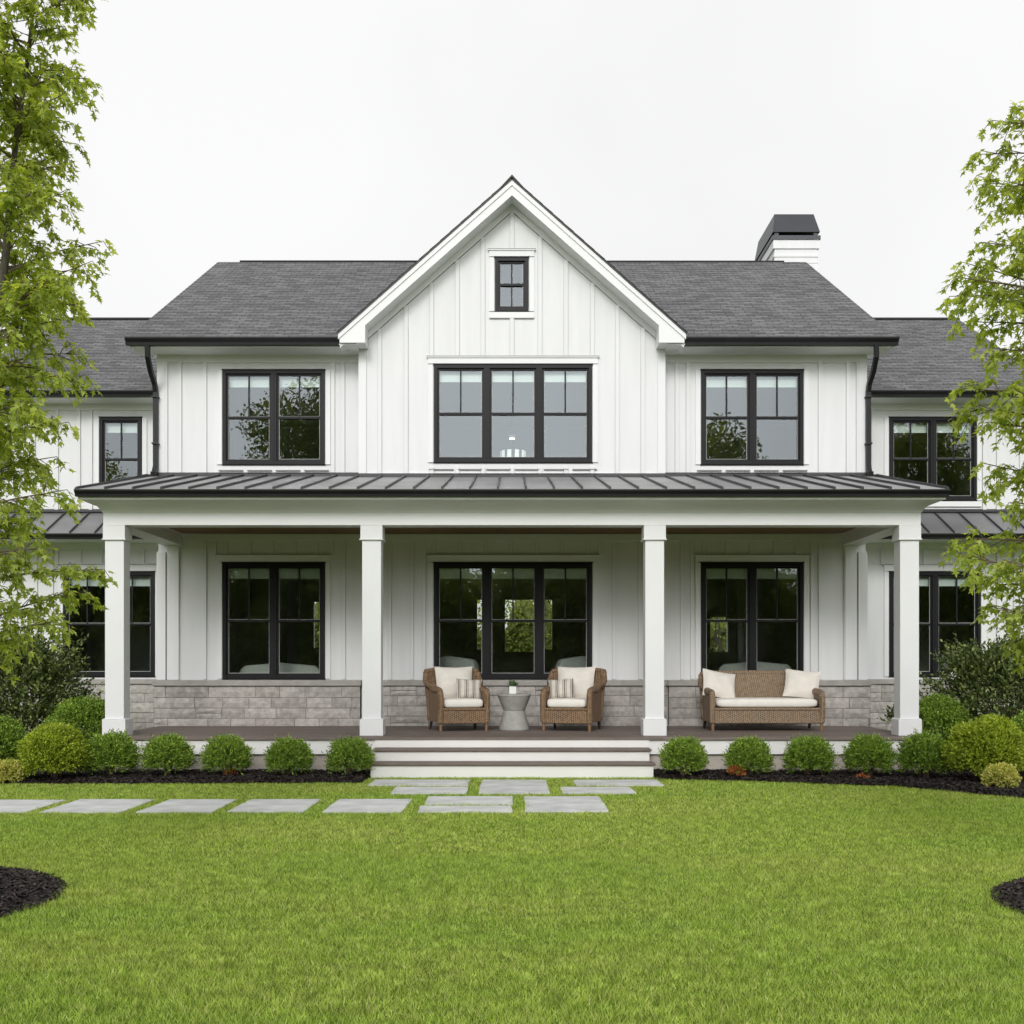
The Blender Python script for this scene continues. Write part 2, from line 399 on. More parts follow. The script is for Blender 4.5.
# ================================================================== mesh helpers
class MB:
    def __init__(self):
        self.v = []; self.f = []; self.m = []; self.uv = []
    def add(self, verts, faces, mi=0, uvs=None):
        b = len(self.v)
        self.v += [tuple(x) for x in verts]
        for i, f in enumerate(faces):
            self.f.append(tuple(b + k for k in f)); self.m.append(mi)
            self.uv.append(uvs[i] if uvs else None)
    def box(self, x0, x1, y0, y1, z0, z1, mi=0):
        if x0 > x1: x0, x1 = x1, x0
        if y0 > y1: y0, y1 = y1, y0
        if z0 > z1: z0, z1 = z1, z0
        vs_ = [(x0, y0, z0), (x1, y0, z0), (x1, y1, z0), (x0, y1, z0), (x0, y0, z1), (x1, y0, z1), (x1, y1, z1), (x0, y1, z1)]
        self.add(vs_, [(0, 3, 2, 1), (4, 5, 6, 7), (0, 1, 5, 4), (1, 2, 6, 5), (2, 3, 7, 6), (3, 0, 4, 7)], mi)
    def prism(self, poly, a, b, axis='y', mi=0):
        n = len(poly)
        def P(u, w_, c):
            return {'x': (c, u, w_), 'y': (u, c, w_), 'z': (u, w_, c)}[axis]
        vs_ = [P(u, w_, a) for u, w_ in poly] + [P(u, w_, b) for u, w_ in poly]
        fs = [tuple(range(n)), tuple(range(2 * n - 1, n - 1, -1))]
        for i in range(n):
            j = (i + 1) % n
            fs.append((i, i + n, j + n, j))
        self.add(vs_, fs, mi)
    def tube(self, pts, rad, n=8, mi=0, cap=True, rot=0.0, squash=1.0):
        pts = [Vector(p) for p in pts]
        if not hasattr(rad, '__len__'): rad = [rad] * len(pts)
        rings = []; up = None
        for i, p in enumerate(pts):
            d = (pts[min(i + 1, len(pts) - 1)] - pts[max(i - 1, 0)]).normalized()
            if up is None:
                up = Vector((0, 0, 1)) if abs(d.z) < 0.9 else Vector((0, 1, 0))
            a = d.cross(up).normalized(); b = a.cross(d).normalized(); up = b
            rings.append([p + a * (rad[i] * math.cos(rot + 2 * math.pi * k / n)) + b * (rad[i] * squash * math.sin(rot + 2 * math.pi * k / n)) for k in range(n)])
        vs_ = [q for r_ in rings for q in r_]
        fs = []
        for i in range(len(pts) - 1):
            for k in range(n):
                k2 = (k + 1) % n
                fs.append((i * n + k, (i + 1) * n + k, (i + 1) * n + k2, i * n + k2))
        if cap:
            fs.append(tuple(range(n))); fs.append(tuple((len(pts) - 1) * n + k for k in range(n - 1, -1, -1)))
        self.add(vs_, fs, mi)
    def lathe(self, prof, n=32, c=(0, 0, 0), mi=0):
        vs_ = []
        for r_, z in prof:
            for k in range(n):
                a = 2 * math.pi * k / n
                vs_.append((c[0] + r_ * math.cos(a), c[1] + r_ * math.sin(a), c[2] + z))
        fs = []
        for i in range(len(prof) - 1):
            for k in range(n):
                k2 = (k + 1) % n
                fs.append((i * n + k, i * n + k2, (i + 1) * n + k2, (i + 1) * n + k))
        fs.append(tuple(range(n - 1, -1, -1))); fs.append(tuple((len(prof) - 1) * n + k for k in range(n)))
        self.add(vs_, fs, mi)
    def build(self, name, mats, parent=None, smooth=False, bevel=0, loc=None, seg=2):
        me = bpy.data.meshes.new(name)
        me.from_pydata(self.v, [], self.f)
        if not isinstance(mats, (list, tuple)): mats = [mats]
        for m_ in mats: me.materials.append(M[m_] if isinstance(m_, str) else m_)
        me.polygons.foreach_set('material_index', self.m)
        if any(u is not None for u in self.uv):
            ul = me.uv_layers.new(name='UVMap')
            for pi, pl in enumerate(me.polygons):
                if self.uv[pi]:
                    for li, u in zip(pl.loop_indices, self.uv[pi]):
                        ul.data[li].uv = u
        if smooth:
            me.polygons.foreach_set('use_smooth', [True] * len(me.polygons))
        me.update()
        o = bpy.data.objects.new(name, me)
        COL.objects.link(o)
        if parent is not None: o.parent = parent
        if loc is not None: o.location = loc
        if bevel:
            b = o.modifiers.new('bevel', 'BEVEL'); b.width = bevel; b.segments = seg; b.limit_method = 'ANGLE'; b.angle_limit = R(40)
            b.harden_normals = False
        return o

def fast_mesh(name, verts, k, mat, parent=None):
    """verts: (n,k,3) array of n separate k-gons"""
    verts = np.asarray(verts, dtype=np.float32)
    n = verts.shape[0]
    me = bpy.data.meshes.new(name)
    me.vertices.add(n * k); me.vertices.foreach_set('co', verts.reshape(-1))
    me.loops.add(n * k); me.loops.foreach_set('vertex_index', np.arange(n * k, dtype=np.int32))
    me.polygons.add(n)
    me.polygons.foreach_set('loop_start', np.arange(0, n * k, k, dtype=np.int32))
    try:
        me.polygons.foreach_set('loop_total', np.full(n, k, dtype=np.int32))
    except Exception:
        pass
    me.materials.append(M[mat] if isinstance(mat, str) else mat)
    me.update(calc_edges=True)
    me.validate()
    o = bpy.data.objects.new(name, me); COL.objects.link(o)
    if parent is not None: o.parent = parent
    return o

def tag(o, label=None, cat=None, group=None, kind=None):
    if label: o['label'] = label
    if cat: o['category'] = cat
    if group: o['group'] = group
    if kind: o['kind'] = kind
    return o
def empty(name, loc=(0, 0, 0), rz=0.0):
    o = bpy.data.objects.new(name, None); COL.objects.link(o)
    o.location = loc; o.rotation_euler = (0, 0, rz); o.empty_display_size = 0.2
    return o
def copy_tree(o, parent=None):
    c = o.copy(); COL.objects.link(c)
    if parent is not None: c.parent = parent
    for ch in [x for x in bpy.data.objects if x.parent == o and x != c]:
        copy_tree(ch, c)
    return c
def ground_y(py): return E * F / (py - 665.0)
def gx(px, Y): return (px - 512.0) / F * Y
def hz(py, Y): return E + (665.0 - py) / F * Y

# ================================================================== ground
g = MB()
g.add([(-400, -300, 0), (400, -300, 0), (400, 500, 0), (-400, 500, 0)], [(0, 1, 2, 3)])
tag(g.build('lawn', 'lawn'), kind='structure')

# ---- mulch bed along the house
def bed_front(x):
    pts = [(-12, 13.4), (-5.9, 13.42), (-3.0, 13.44), (-1.72, 13.52), (-1.70, 14.2), (1.70, 14.2), (1.72, 13.97), (2.99, 13.62), (4.34, 13.08), (5.22, 11.95), (6.5, 10.7), (8.5, 9.8), (12, 9.4)]
    for (a, ya), (b, yb) in zip(pts, pts[1:]):
        if a <= x <= b:
            t = (x - a) / (b - a) if b > a else 0
            return ya + (yb - ya) * t
    return 9.4
def bed_mesh(xa, xb, name, back):
    mb = MB(); nx = int((xb - xa) / 0.07); ny = 26
    vs_ = []
    for i in range(nx + 1):
        x = xa + (xb - xa) * i / nx
        y0 = bed_front(x) + 0.02 * math.sin(x * 9.0) + 0.012 * math.sin(x * 31)
        y1 = back
        for j in range(ny + 1):
            t = j / ny
            z = 0.010 + 0.028 * min(1, t * 5) + random.uniform(-0.012, 0.012) * (1 if j else 0)
            vs_.append((x, y0 + (y1 - y0) * t, z))
    fs = [(i * (ny + 1) + j, (i + 1) * (ny + 1) + j, (i + 1) * (ny + 1) + j + 1, i * (ny + 1) + j + 1) for i in range(nx) for j in range(ny)]
    mb.add(vs_, fs)
    return tag(mb.build(name, 'mulch_base', smooth=True), kind='structure')
bed_mesh(-12, -1.73, 'mulch_bed', 15.0)
bed_mesh(1.73, 12, 'mulch_bed', 15.0)

ISL = [(-3.85, 6.74, 1.17, 1.17), (3.79, 6.56, 1.00, 1.00)]
for cx, cy_, rx, ry in ISL:
    mb = MB(); vs_ = [(cx, cy_, 0.06)]; n = 72
    for k in range(1, 15):
        for a in range(n):
            an = 2 * math.pi * a / n
            rr = k / 14 * (1 + 0.02 * math.sin(5 * an) + 0.015 * math.sin(11 * an + 1))
            vs_.append((cx + rx * rr * math.cos(an), cy_ + ry * rr * math.sin(an), 0.010 + 0.05 * (1 - (k / 14) ** 2) + (random.uniform(-.01, .01) if k < 14 else 0)))
    fs = [(0, 1 + a, 1 + (a + 1) % n) for a in range(n)]
    for k in range(13):
        for a in range(n):
            b0 = 1 + k * n; b1 = 1 + (k + 1) * n
            fs.append((b0 + a, b1 + a, b1 + (a + 1) % n, b0 + (a + 1) % n))
    mb.add(vs_, fs)
    tag(mb.build('mulch_ring', 'mulch_base', smooth=True), kind='structure')

# ---- loose bark chips lying on the beds
def chips():
    P = []
    n = 52000
    x = rng.uniform(-7.2, 7.2, n)
    t = rng.uniform(0, 1, n) ** 1.3
    fr = np.array([bed_front(a) for a in x]) + 0.0
    y = fr + (15.0 - fr) * t - rng.uniform(0, 0.05, n)
    ok = (np.abs(x) > 1.76)
    x, y = x[ok], y[ok]
    z = 0.010 + 0.028 * np.minimum(1, np.maximum(0, (y - np.array([bed_front(a) for a in x])) / 1.2) * 5) + 0.012
    P.append((x, y, z, np.full(len(x), 0.022)))
    for cx, cy_, rx, ry in ISL:
        m = 26000
        r_ = np.sqrt(rng.uniform(0, 1, m)) * 1.02; a = rng.uniform(0, 2 * math.pi, m)
        P.append((cx + rx * r_ * np.cos(a), cy_ + ry * r_ * np.sin(a), 0.014 + 0.05 * np.maximum(0, 1 - r_ ** 2), np.full(m, 0.018)))
    x = np.concatenate([p[0] for p in P]); y = np.concatenate([p[1] for p in P]); z = np.concatenate([p[2] for p in P]); s = np.concatenate([p[3] for p in P])
    n = len(x)
    a = rng.uniform(0, 2 * math.pi, n); L = s * rng.uniform(0.4, 1.3, n); W = s * rng.uniform(0.15, 0.45, n)
    d = np.stack([np.cos(a), np.sin(a), rng.uniform(-.5, .5, n)], 1); e = np.stack([-np.sin(a), np.cos(a), rng.uniform(-.6, .6, n)], 1)
    c = np.stack([x, y, z + rng.uniform(-.004, .01, n)], 1)
    q = np.stack([c - d * L[:, None] - e * W[:, None], c + d * L[:, None] - e * W[:, None] * 0.6, c + d * L[:, None] * 0.8 + e * W[:, None], c - d * L[:, None] + e * W[:, None] * 0.8], 1)
    o = fast_mesh('mulch', q, 4, 'mulch')
    tag(o, 'loose dark bark chips covering the planting beds', 'mulch', kind='stuff')
chips()

# ================================================================== paving slabs
SLABS = [  # x0,x1,y0,y1,label
    (-0.36, 0.41, 12.47, 13.95, 'large pale paving slab in the middle, directly below the steps'),
    (-1.64, -0.50, 13.30, 13.95, 'long paving slab left of the middle one, nearest the steps'),
    (-1.31, -0.49, 12.47, 13.14, 'shorter paving slab in the second strip left of the middle slab'),
    (0.73, 1.74, 13.30, 13.95, 'long paving slab right of the middle one, against the steps'),
    (0.54, 1.33, 12.50, 13.14, 'shorter paving slab in the second strip right of the middle slab'),
    (-0.88, 0.0, 11.61, 12.28, 'narrow paving slab in the front row, the farther of a close pair'),
    (-0.90, 0.0, 11.02, 11.46, 'narrow paving slab in the front row, the nearer of a close pair'),
    (0.13, 0.915, 11.04, 12.28, 'square paving slab at the right end of the front row'),
    (-1.79, -1.03, 11.02, 12.02, 'paving slab of the side path, first left of the narrow pair'),
    (-2.69, -1.97, 11.02, 12.02, 'paving slab of the side path, second left of the narrow pair'),
    (-3.53, -2.82, 11.00, 12.00, 'paving slab of the side path, third left of the narrow pair'),
    (-4.44, -3.68, 11.00, 12.00, 'paving slab of the side path, fourth left of the narrow pair'),
    (-5.35, -4.57, 10.98, 11.98, 'paving slab of the side path cut by the left picture edge'),
]
SLABS = [((a * .985, b * .985, c - .14, d - .14, l_) if c > 12.4 else (a * .98, b * .98, c - .23, d - .21, l_)) for a, b, c, d, l_ in SLABS]
for x0, x1, y0, y1, lab in SLABS:
    cx, cy_ = (x0 + x1) / 2, (y0 + y1) / 2
    mb = MB(); hx, hy = (x1 - x0) / 2, (y1 - y0) / 2
    def jit(): return random.uniform(-.012, .012)
    poly = [(-hx + jit(), -hy + jit()), (0, -hy + jit() * .5), (hx + jit(), -hy + jit()), (hx + jit() * .5, 0), (hx + jit(), hy + jit()), (0, hy + jit() * .5), (-hx + jit(), hy + jit()), (-hx + jit() * .5, 0)]
    mb.prism(poly, -0.03, 0.018, 'z')
    o = mb.build('paving_slab', 'slab', bevel=0.006, loc=(cx, cy_, 0.0))
    o.rotation_euler = (random.uniform(-.003, .003), random.uniform(-.003, .003), 0)
    tag(o, lab, 'paving slab', 'stepping slabs set in the lawn')

# ================================================================== grass
def grass():
    bands = [(3.6, 6.0, 17000), (6.0, 8.5, 12000), (8.5, 11.0, 8000), (11.0, 14.3, 5600)]
    allv = []
    for ya, yb, dens in bands:
        hw = 0.47 * yb + 1.4
        n = int((yb - ya) * 2 * hw * dens)
        x = rng.uniform(-hw, hw, n); y = rng.uniform(ya, yb, n)
        ok = np.ones(n, bool)
        ok &= np.abs(x) < 0.47 * y + 1.4
        for x0, x1, y0, y1, _ in SLABS:
            mgn = rng.uniform(-0.05, 0.012, n)
            ok &= ~((x > x0 - mgn) & (x < x1 + mgn) & (y > y0 - mgn) & (y < y1 + mgn))
        for cx, cy_, rx, ry in ISL:
            ok &= ((x - cx) / rx) ** 2 + ((y - cy_) / ry) ** 2 > (0.99 + rng.uniform(-.035, .02, n)) ** 2
        xs = np.linspace(-12, 12, 961); fr = np.array([bed_front(a) for a in xs])
        f = np.interp(x, xs, fr) + rng.uniform(-.01, .03, n)
        inner = np.abs(x) < 1.72
        ok &= (y < f) | (inner & (y < 14.12))
        x, y = x[ok], y[ok]; n = len(x)
        # height and clumping
        cl = 0.5 + 0.5 * np.sin(x * 7.3 + 2 * np.sin(y * 5.1)) * np.sin(y * 6.7 + 1.7 * np.sin(x * 4.3))
        h = rng.uniform(0.014, 0.032, n) * (0.8 + 0.4 * cl)
        wd = rng.uniform(0.0014, 0.0026, n) * (1 + (yb > 8.5) * 0.5 + (yb > 11) * 0.4)
        a = rng.uniform(0, 2 * math.pi, n); lean = rng.uniform(0.2, 1.25, n) * h
        la = rng.uniform(0, 2 * math.pi, n)
        bx, by = np.cos(a) * wd, np.sin(a) * wd
        tipx, tipy = np.cos(la) * lean, np.sin(la) * lean
        z0 = np.full(n, -0.002)
        v0 = np.stack([x - bx, y - by, z0], 1); v1 = np.stack([x + bx, y + by, z0], 1)
        v2 = np.stack([x + tipx, y + tipy, h], 1)
        allv.append(np.stack([v0, v1, v2], 1))
    V = np.concatenate(allv, 0)
    o = fast_mesh('grass', V, 3, 'grass')
    tag(o, 'short mown green lawn grass in front of the house', 'grass', kind='stuff')
grass()

# ================================================================== FARMHOUSE
house = empty('farmhouse', (0, 17.6, 0))
tag(house, 'white board and batten farmhouse with grey shingle roof, black windows and a deep front porch', 'house')
def part(mb, name, mats, parent=house, **k):
    """children are modelled in world coordinates; the parent offset is taken out"""
    o = mb.build(name, mats, None, **k)
    o.parent = parent
    o.matrix_parent_inverse = Matrix.Translation(-Vector(house.location))
    return o
def subpart(mb, name, mats, parent, **k):
    o = mb.build(name, mats, None, **k)
    o.parent = parent
    return o

YM, YC, YW = 17.60, 17.35, 19.50
BX = 5.32            # half width of the main body
DZ = 0.46            # deck height
wall_pieces = {}

def wall_strips(mb, x0, x1, z0, ztop, yf, th, openings, extra_breaks=()):
    xs = sorted(set([x0, x1] + [b for b in extra_breaks if x0 < b < x1] + [v_ for o_ in openings for v_ in o_[:2] if x0 < v_ < x1]))
    for a, b in zip(xs, xs[1:]):
        mid = (a + b) / 2
        segs = sorted([(o_[2], o_[3]) for o_ in openings if o_[0] < mid < o_[1]])
        z = z0
        for s0, s1 in segs:
            if s0 > z: mb.box(a, b, yf, yf + th, z, s0)
            z = s1
        za, zb = ztop(a), ztop(b)
        mb.prism([(a, z), (b, z), (b, zb), (a, za)], yf, yf + th, 'y')

def battens(mb, xs, z0, ztop, y, blocks, wd=0.058, dp=0.028):
    for x in xs:
        top = min(ztop(x - wd / 2), ztop(x + wd / 2))
        segs = [(z0, top)]
        for bx0, bx1, bz0, bz1 in blocks:
            if bx0 - wd / 2 < x < bx1 + wd / 2:
                ns = []
                for a, b in segs:
                    if bz1 <= a or bz0 >= b: ns.append((a, b)); continue
                    if bz0 > a: ns.append((a, bz0))
                    if bz1 < b: ns.append((bz1, b))
                segs = ns
        for a, b in segs:
            if b - a > 0.02:
                mb.box(x - wd / 2, x + wd / 2, y - dp, y + 0.01, a, b)
                mb.box(x - wd / 2 - 0.006, x - wd / 2, y - 0.002, y + 0.01, a, b, 1); mb.box(x + wd / 2, x + wd / 2 + 0.006, y - 0.002, y + 0.01, a, b, 1)  # grey strips on both sides paint the batten's shadow line

# ---------------------------------------------------------------- windows
def window(x0, x1, z0, z1, yf, units, style='hung', trim=True, blind=True, sill_line=False, parent=house, drip=True, trimw=0.085):
    """black framed window; style 'hung' has one upper muntin and a check rail, 'grid' is 2 x 2"""
    fr = MB()
    T = 0.05
    ya, yb = yf - 0.03, yf + 0.09
    fr.box(x0, x1, ya, yb, z0, z0 + T); fr.box(x0, x1, ya, yb, z1 - T, z1)
    fr.box(x0, x0 + T, ya, yb, z0 + T, z1 - T); fr.box(x1 - T, x1, ya, yb, z0 + T, z1 - T)
    # stepped outer lip
    fr.box(x0 - 0.012, x1 + 0.012, ya + 0.012, ya + 0.03, z0 - 0.014, z0); fr.box(x0 - 0.012, x1 + 0.012, ya - 0.012, ya + 0.03, z1, z1 + 0.014)
    mull = 0.085
    uw = (x1 - x0 - 2 * T - (units - 1) * mull) / units
    zc = z0 + (z1 - z0) * 0.50
    glass = MB()
    bl = MB()
    for u in range(units):
        a = x0 + T + u * (uw + mull); b = a + uw
        if u:
            fr.box(a - mull, a, ya, yb, z0 + T, z1 - T)
            fr.box(a - mull / 2 - 0.006, a - mull / 2 + 0.006, ya - 0.008, ya, z0 + T, z1 - T)
        s = 0.03
        y2, y3 = yf + 0.005, yf + 0.055
        zb, zt = z0 + T, z1 - T
        fr.box(a, a + s, y2, y3, zb, zt); fr.box(b - s, b, y2, y3, zb, zt)
        fr.box(a + s, b - s, y2, y3, zb, zb + s); fr.box(a + s, b - s, y2, y3, zt - s, zt)
        fr.box(a + s, b - s, y2 - 0.012, y3, zc - 0.017, zc + 0.017)
        xm = (a + b) / 2
        fr.box(xm - 0.011, xm + 0.011, y2 + 0.004, y2 + 0.03, zc + 0.017, zt - s)
        if style == 'grid':
            fr.box(xm - 0.011, xm + 0.011, y2 + 0.004, y2 + 0.03, zb + s, zc - 0.017)
        # pale glazing bead round the glass
        bd = 0.007
        for (p, q) in ((zb + s, zc - 0.017), (zc + 0.017, zt - s)):
            fr.box(a + s, a + s + bd, yf + 0.016, yf + 0.03, p, q, 1); fr.box(b - s - bd, b - s, yf + 0.016, yf + 0.03, p, q, 1)
            fr.box(a + s + bd, b - s - bd, yf + 0.016, yf + 0.03, p, p + bd, 1)
        glass.add([(a + s, yf + 0.032, zb + s), (b - s, yf + 0.032, zb + s), (b - s, yf + 0.032, zc - 0.01), (a + s, yf + 0.032, zc - 0.01)], [(0, 1, 2, 3)])
        glass.add([(a + s, yf + 0.026, zc + 0.01), (b - s, yf + 0.026, zc + 0.01), (b - s, yf + 0.026, zt - s), (a + s, yf + 0.026, zt - s)], [(0, 1, 2, 3)])
        if blind:
            bl.box(a + 0.005, b - 0.005, yf + 0.105, yf + 0.112, z1 - 0.215, z1 - 0.03)
            bl.box(a + 0.005, b - 0.005, yf + 0.100, yf + 0.118, z1 - 0.23, z1 - 0.215)
    w_ = part(fr, 'window', ['frame', 'bead'], parent)
    gp = subpart(glass, 'window_pane', 'glass', w_)
    if blind: subpart(bl, 'roller_blind', 'blind', w_)
    if trim:
        tm = MB()
        k = trimw
        yt = yf - 0.026
        tm.box(x0 - k, x0 - 0.012, yt, yf + 0.01, z0, z1 + 0.002); tm.box(x1 + 0.012, x1 + k, yt, yf + 0.01, z0, z1 + 0.002)
        if drip:
            tm.box(x0 - k, x1 + k, yt - 0.003, yf + 0.01, z1 + 0.016, z1 + 0.016 + k)
            tm.box(x0 - k - 0.02, x1 + k + 0.02, yt - 0.020, yf + 0.01, z1 + 0.016 + k, z1 + 0.032 + k)
            tm.box(x0 - k - 0.024, x1 + k + 0.024, yt - 0.023, yf + 0.01, z1 + 0.032 + k, z1 + 0.042 + k, 1)
        if sill_line:
            tm.box(x0 - k, x1 + k, yt - 0.002, yf + 0.01, z0 - 0.016 - k, z0 - 0.016)
            tm.box(x0 - k + .005, x1 + k - .005, yt + 0.004, yf + 0.01, z0 - 0.026 - k, z0 - 0.016 - k, 1)
        subpart(tm, 'window_trim', ['trim', 'flash'], w_)
    return w_

z_lt, z_lb = E + 1.534, E - 0.205       # lower windows
z_ut, z_ub = E + 4.43, E + 3.015        # upper side windows
LW = [(gx(223, YM), gx(325, YM)), (gx(434, YM), gx(592, YM)), (gx(701, YM), gx(803, YM))]
UW = [LW[0], LW[2]]
CW = (gx(434, YC), gx(592, YC), hz(462.5, YC), hz(365, YC))
AW = (gx(495, YC), gx(528.5, YC), hz(311.5, YC), hz(258, YC))

# ---------------------------------------------------------------- main walls
mb = MB()
ops = [(a, b, z_lb, z_lt) for a, b in LW]
wall_strips(mb, -BX, BX, 0.40, lambda x: E + 2.55, YM, 0.16, ops)
wall_strips(mb, -BX, -2.26, E + 2.55, lambda x: E + 4.78, YM, 0.16, [(UW[0][0], UW[0][1], z_ub, z_ut)])
wall_strips(mb, 2.26, BX, E + 2.55, lambda x: E + 4.78, YM, 0.16, [(UW[1][0], UW[1][1], z_ub, z_ut)])
AP, SL = E + 7.06, 0.885
zg = lambda x: AP - 0.22 - SL * abs(x)
wall_strips(mb, -2.26, 2.26, E + 2.55, zg, YC, 0.16, [CW, AW], (0,))
mb.box(-2.26, -2.10, YC + 0.16, YM + 0.3, E + 2.55, E + 4.75); mb.box(2.10, 2.26, YC + 0.16, YM + 0.3, E + 2.55, E + 4.75)
# gable end walls and back wall of the main body
RD, RZ = 22.30, E + 7.66      # ridge depth and height
EY, EZ = 17.08, E + 4.77      # eave
pm = (RZ - EZ) / (RD - EY)
zr = lambda y: RZ - pm * abs(y - RD) - 0.08
for sx in (-1, 1):
    xa, xb = sx * (BX - 0.16), sx * BX
    mb.prism([(YM + 0.16, 0.0), (27.0, 0.0), (27.0, zr(27.0)), (RD, RZ - 0.08), (YM + 0.16, zr(YM + 0.16))], min(xa, xb), max(xa, xb), 'x')
wall_strips(mb, -BX + 0.16, BX - 0.16, 0.0, lambda x: E + 4.7, 26.84, 0.16,
            [(-0.80, -0.68, E + .35, E + 1.5), (-0.16, 0.66, E + .30, E + 1.5), (0.76, 0.92, E + .35, E + 1.5), (-4.55, -4.42, E + .4, E + 1.45), (-4.38, -4.26, E + .4, E + 1.45), (4.55, 4.95, E + .3, E + 1.1)])
part(mb, 'wall', 'siding')

# battens
mb = MB()
sp = 0.383
k = 0.10
blocks = [(a - k, b + k, z_lb - 1, z_lt + 0.16) for a, b in LW] + [(a - k, b + k, z_ub - 0.07, z_ut + 1) for a, b in UW]
xsL = [-BX + 0.14 + sp * i for i in range(0, 9)]
xs_all = [-5.14, -4.76, -4.38, -3.96, -3.60, -3.24, -2.68, -2.42] 
bat = lambda pxs, Y: [gx(p, Y) for p in pxs]
# ground floor (seen through the porch)
bp = [205, 215, 226, 250, 272, 295, 317, 332, 344, 390, 412, 424, 434, 460, 486, 511, 537, 562, 588, 600, 614, 640, 682, 692, 704, 727, 751, 775, 797, 812, 820, 845]
battens(mb, bat(bp, YM), E - 0.215, lambda x: E + 1.90, YM, [(a - k, b + k, z_lb - 1, z_lt + 0.12) for a, b in LW], wd=0.05)
part(mb, 'battens', ['siding', 'shade_line'])
mb = MB()
# upper side bays
battens(mb, bat([166, 180, 205, 333, 343, 677, 688, 820, 848, 858], YM), E + 2.83, lambda x: E + 4.56, YM, [])
part(mb, 'battens', ['siding', 'shade_line'])
mb = MB()
# centre bay with the gable
bc = [c + 0.0 for c in (-1.96, -1.57, -1.19, -0.81, -0.43, 0.0, 0.415, 0.80, 1.19, 1.56, 1.94)]
battens(mb, bc, E + 2.83, lambda x: zg(x) - 0.10, YC, [(CW[0] - k, CW[1] + k, CW[2] - 0.07, CW[3] + 0.125), (AW[0] - k, AW[1] + k, AW[2] - 0.105, AW[3] + 0.125)])
part(mb, 'battens', ['siding', 'shade_line'])

# friezes, corner boards and horizontal bands
mb = MB()
mb.box(-BX + .14, BX - .14, YM - 0.026, YM + 0.01, E + 1.87, E + 1.965)
for sx in (-1, 1):
    a, b = sorted((sx * 2.26, sx * (BX - 0.10)))
    mb.box(a, b, YM - 0.026, YM + 0.01, E + 4.545, E + 4.655)            # frieze under the eave
    a, b = sorted((sx * (BX - 0.10), sx * (BX + 0.012)))
    mb.box(a, b, YM - 0.030, YM + 0.10, E + 2.78, E + 4.655)             # corner board
    a, b = sorted((sx * 2.16, sx * 2.272))
    mb.box(a, b, YC - 0.030, YC + 0.24, E + 2.80, E + 4.70)              # gable bay corner
    a, b = sorted((sx * 2.28, sx * (BX - .11)))
    mb.box(a, b, YM - 0.032, YM + 0.01, E + 2.80, E + 2.88)
    # rake frieze on the wall
    p = [(0, zg(0)), (sx * 2.26, zg(2.26)), (sx * 2.26, zg(2.26) - 0.115), (0, zg(0) - 0.115)]
    mb.prism(p, YC - 0.026, YC + 0.005, 'y')
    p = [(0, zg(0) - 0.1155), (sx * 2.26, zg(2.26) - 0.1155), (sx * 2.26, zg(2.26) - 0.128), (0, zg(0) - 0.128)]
    mb.prism(p, YC - 0.003, YC + 0.005, 'y', 1)  # thin grey strip painted as the shadow line below the frieze
mb.box(-2.15, 2.15, YC - 0.032, YC + 0.01, E + 2.77, E + 2.84)
# slotted vent strips below the upper windows
def slots(a, b, y, z, n):
    wv = (b - a) / n
    for i in range(n):
        mb.box(a + i * wv + 0.03, a + (i + 1) * wv - 0.03, y - 0.034, y, z, z + 0.012, 1)
slots(gx(217, YM), gx(331, YM), YM, hz(471, YM), 4); slots(gx(695, YM), gx(809, YM), YM, hz(471, YM), 4)
slots(gx(427, YC), gx(599, YC), YC, hz(470, YC), 6)
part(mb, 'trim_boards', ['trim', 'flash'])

# windows of the main body
for a, b in (LW[0], LW[2]): window(a, b, z_lb, z_lt, YM, 2)
window(LW[1][0], LW[1][1], z_lb, z_lt, YM, 3)
for a, b in UW: window(a, b, z_ub, z_ut, YM, 2, drip=False)
window(CW[0], CW[1], CW[2], CW[3], YC, 3)
window(AW[0], AW[1], AW[2], AW[3], YC, 1, style='grid', blind=False, sill_line=True)

# ---------------------------------------------------------------- stone plinth
def stones(mb, x0, x1, z0, z1, y, rows, mi=0):
    hs_ = [random.uniform(0.8, 1.25) for _ in range(rows)]
    tot = sum(hs_); z = z0
    for h in hs_:
        h = h / tot * (z1 - z0)
        x = x0 - random.uniform(0, .2)
        while x < x1:
            L = random.uniform(0.28, 0.72)
            a, b = max(x, x0), min(x + L, x1)
            if b - a > 0.05:
                split = random.random() < 0.10 and h > 0.12
                cuts = [(z, z + h)] if not split else [(z, z + h * .5), (z + h * .5, z + h)]
                for p, q in cuts:
                    gp = 0.005; d = random.uniform(0.0, 0.010)
                    # slightly uneven split face
                    nx = max(2, int((b - a) / 0.09)); vs_ = []; zs_ = [p + gp, (p + q) / 2, q - gp]
                    for i in range(nx + 1):
                        xx = a + gp + (b - a - 2 * gp) * i / nx
                        for jz, zz in enumerate(zs_):
                            edge = (i in (0, nx)) or jz in (0, 2)
                            vs_.append((xx, y - d - (0 if edge else random.uniform(0.004, 0.018)), zz))
                    base = len(vs_)
                    fs = [(i * 3 + j, (i + 1) * 3 + j, (i + 1) * 3 + j + 1, i * 3 + j + 1) for i in range(nx) for j in range(2)]
                    # sides back to the mortar bed
                    ring = [i * 3 for i in range(nx + 1)] + [nx * 3 + 1, nx * 3 + 2] + [i * 3 + 2 for i in range(nx - 1, -1, -1)] + [1]
                    vs2 = [(vs_[r_][0], y + 0.03, vs_[r_][2]) for r_ in ring]
                    for r_ in range(len(ring)):
                        r2 = (r_ + 1) % len(ring)
                        fs.append((ring[r_], base + r_, base + r2, ring[r2]))
                    mb.add(vs_ + vs2, fs, mi)
            x += L
        z += h
mb = MB()
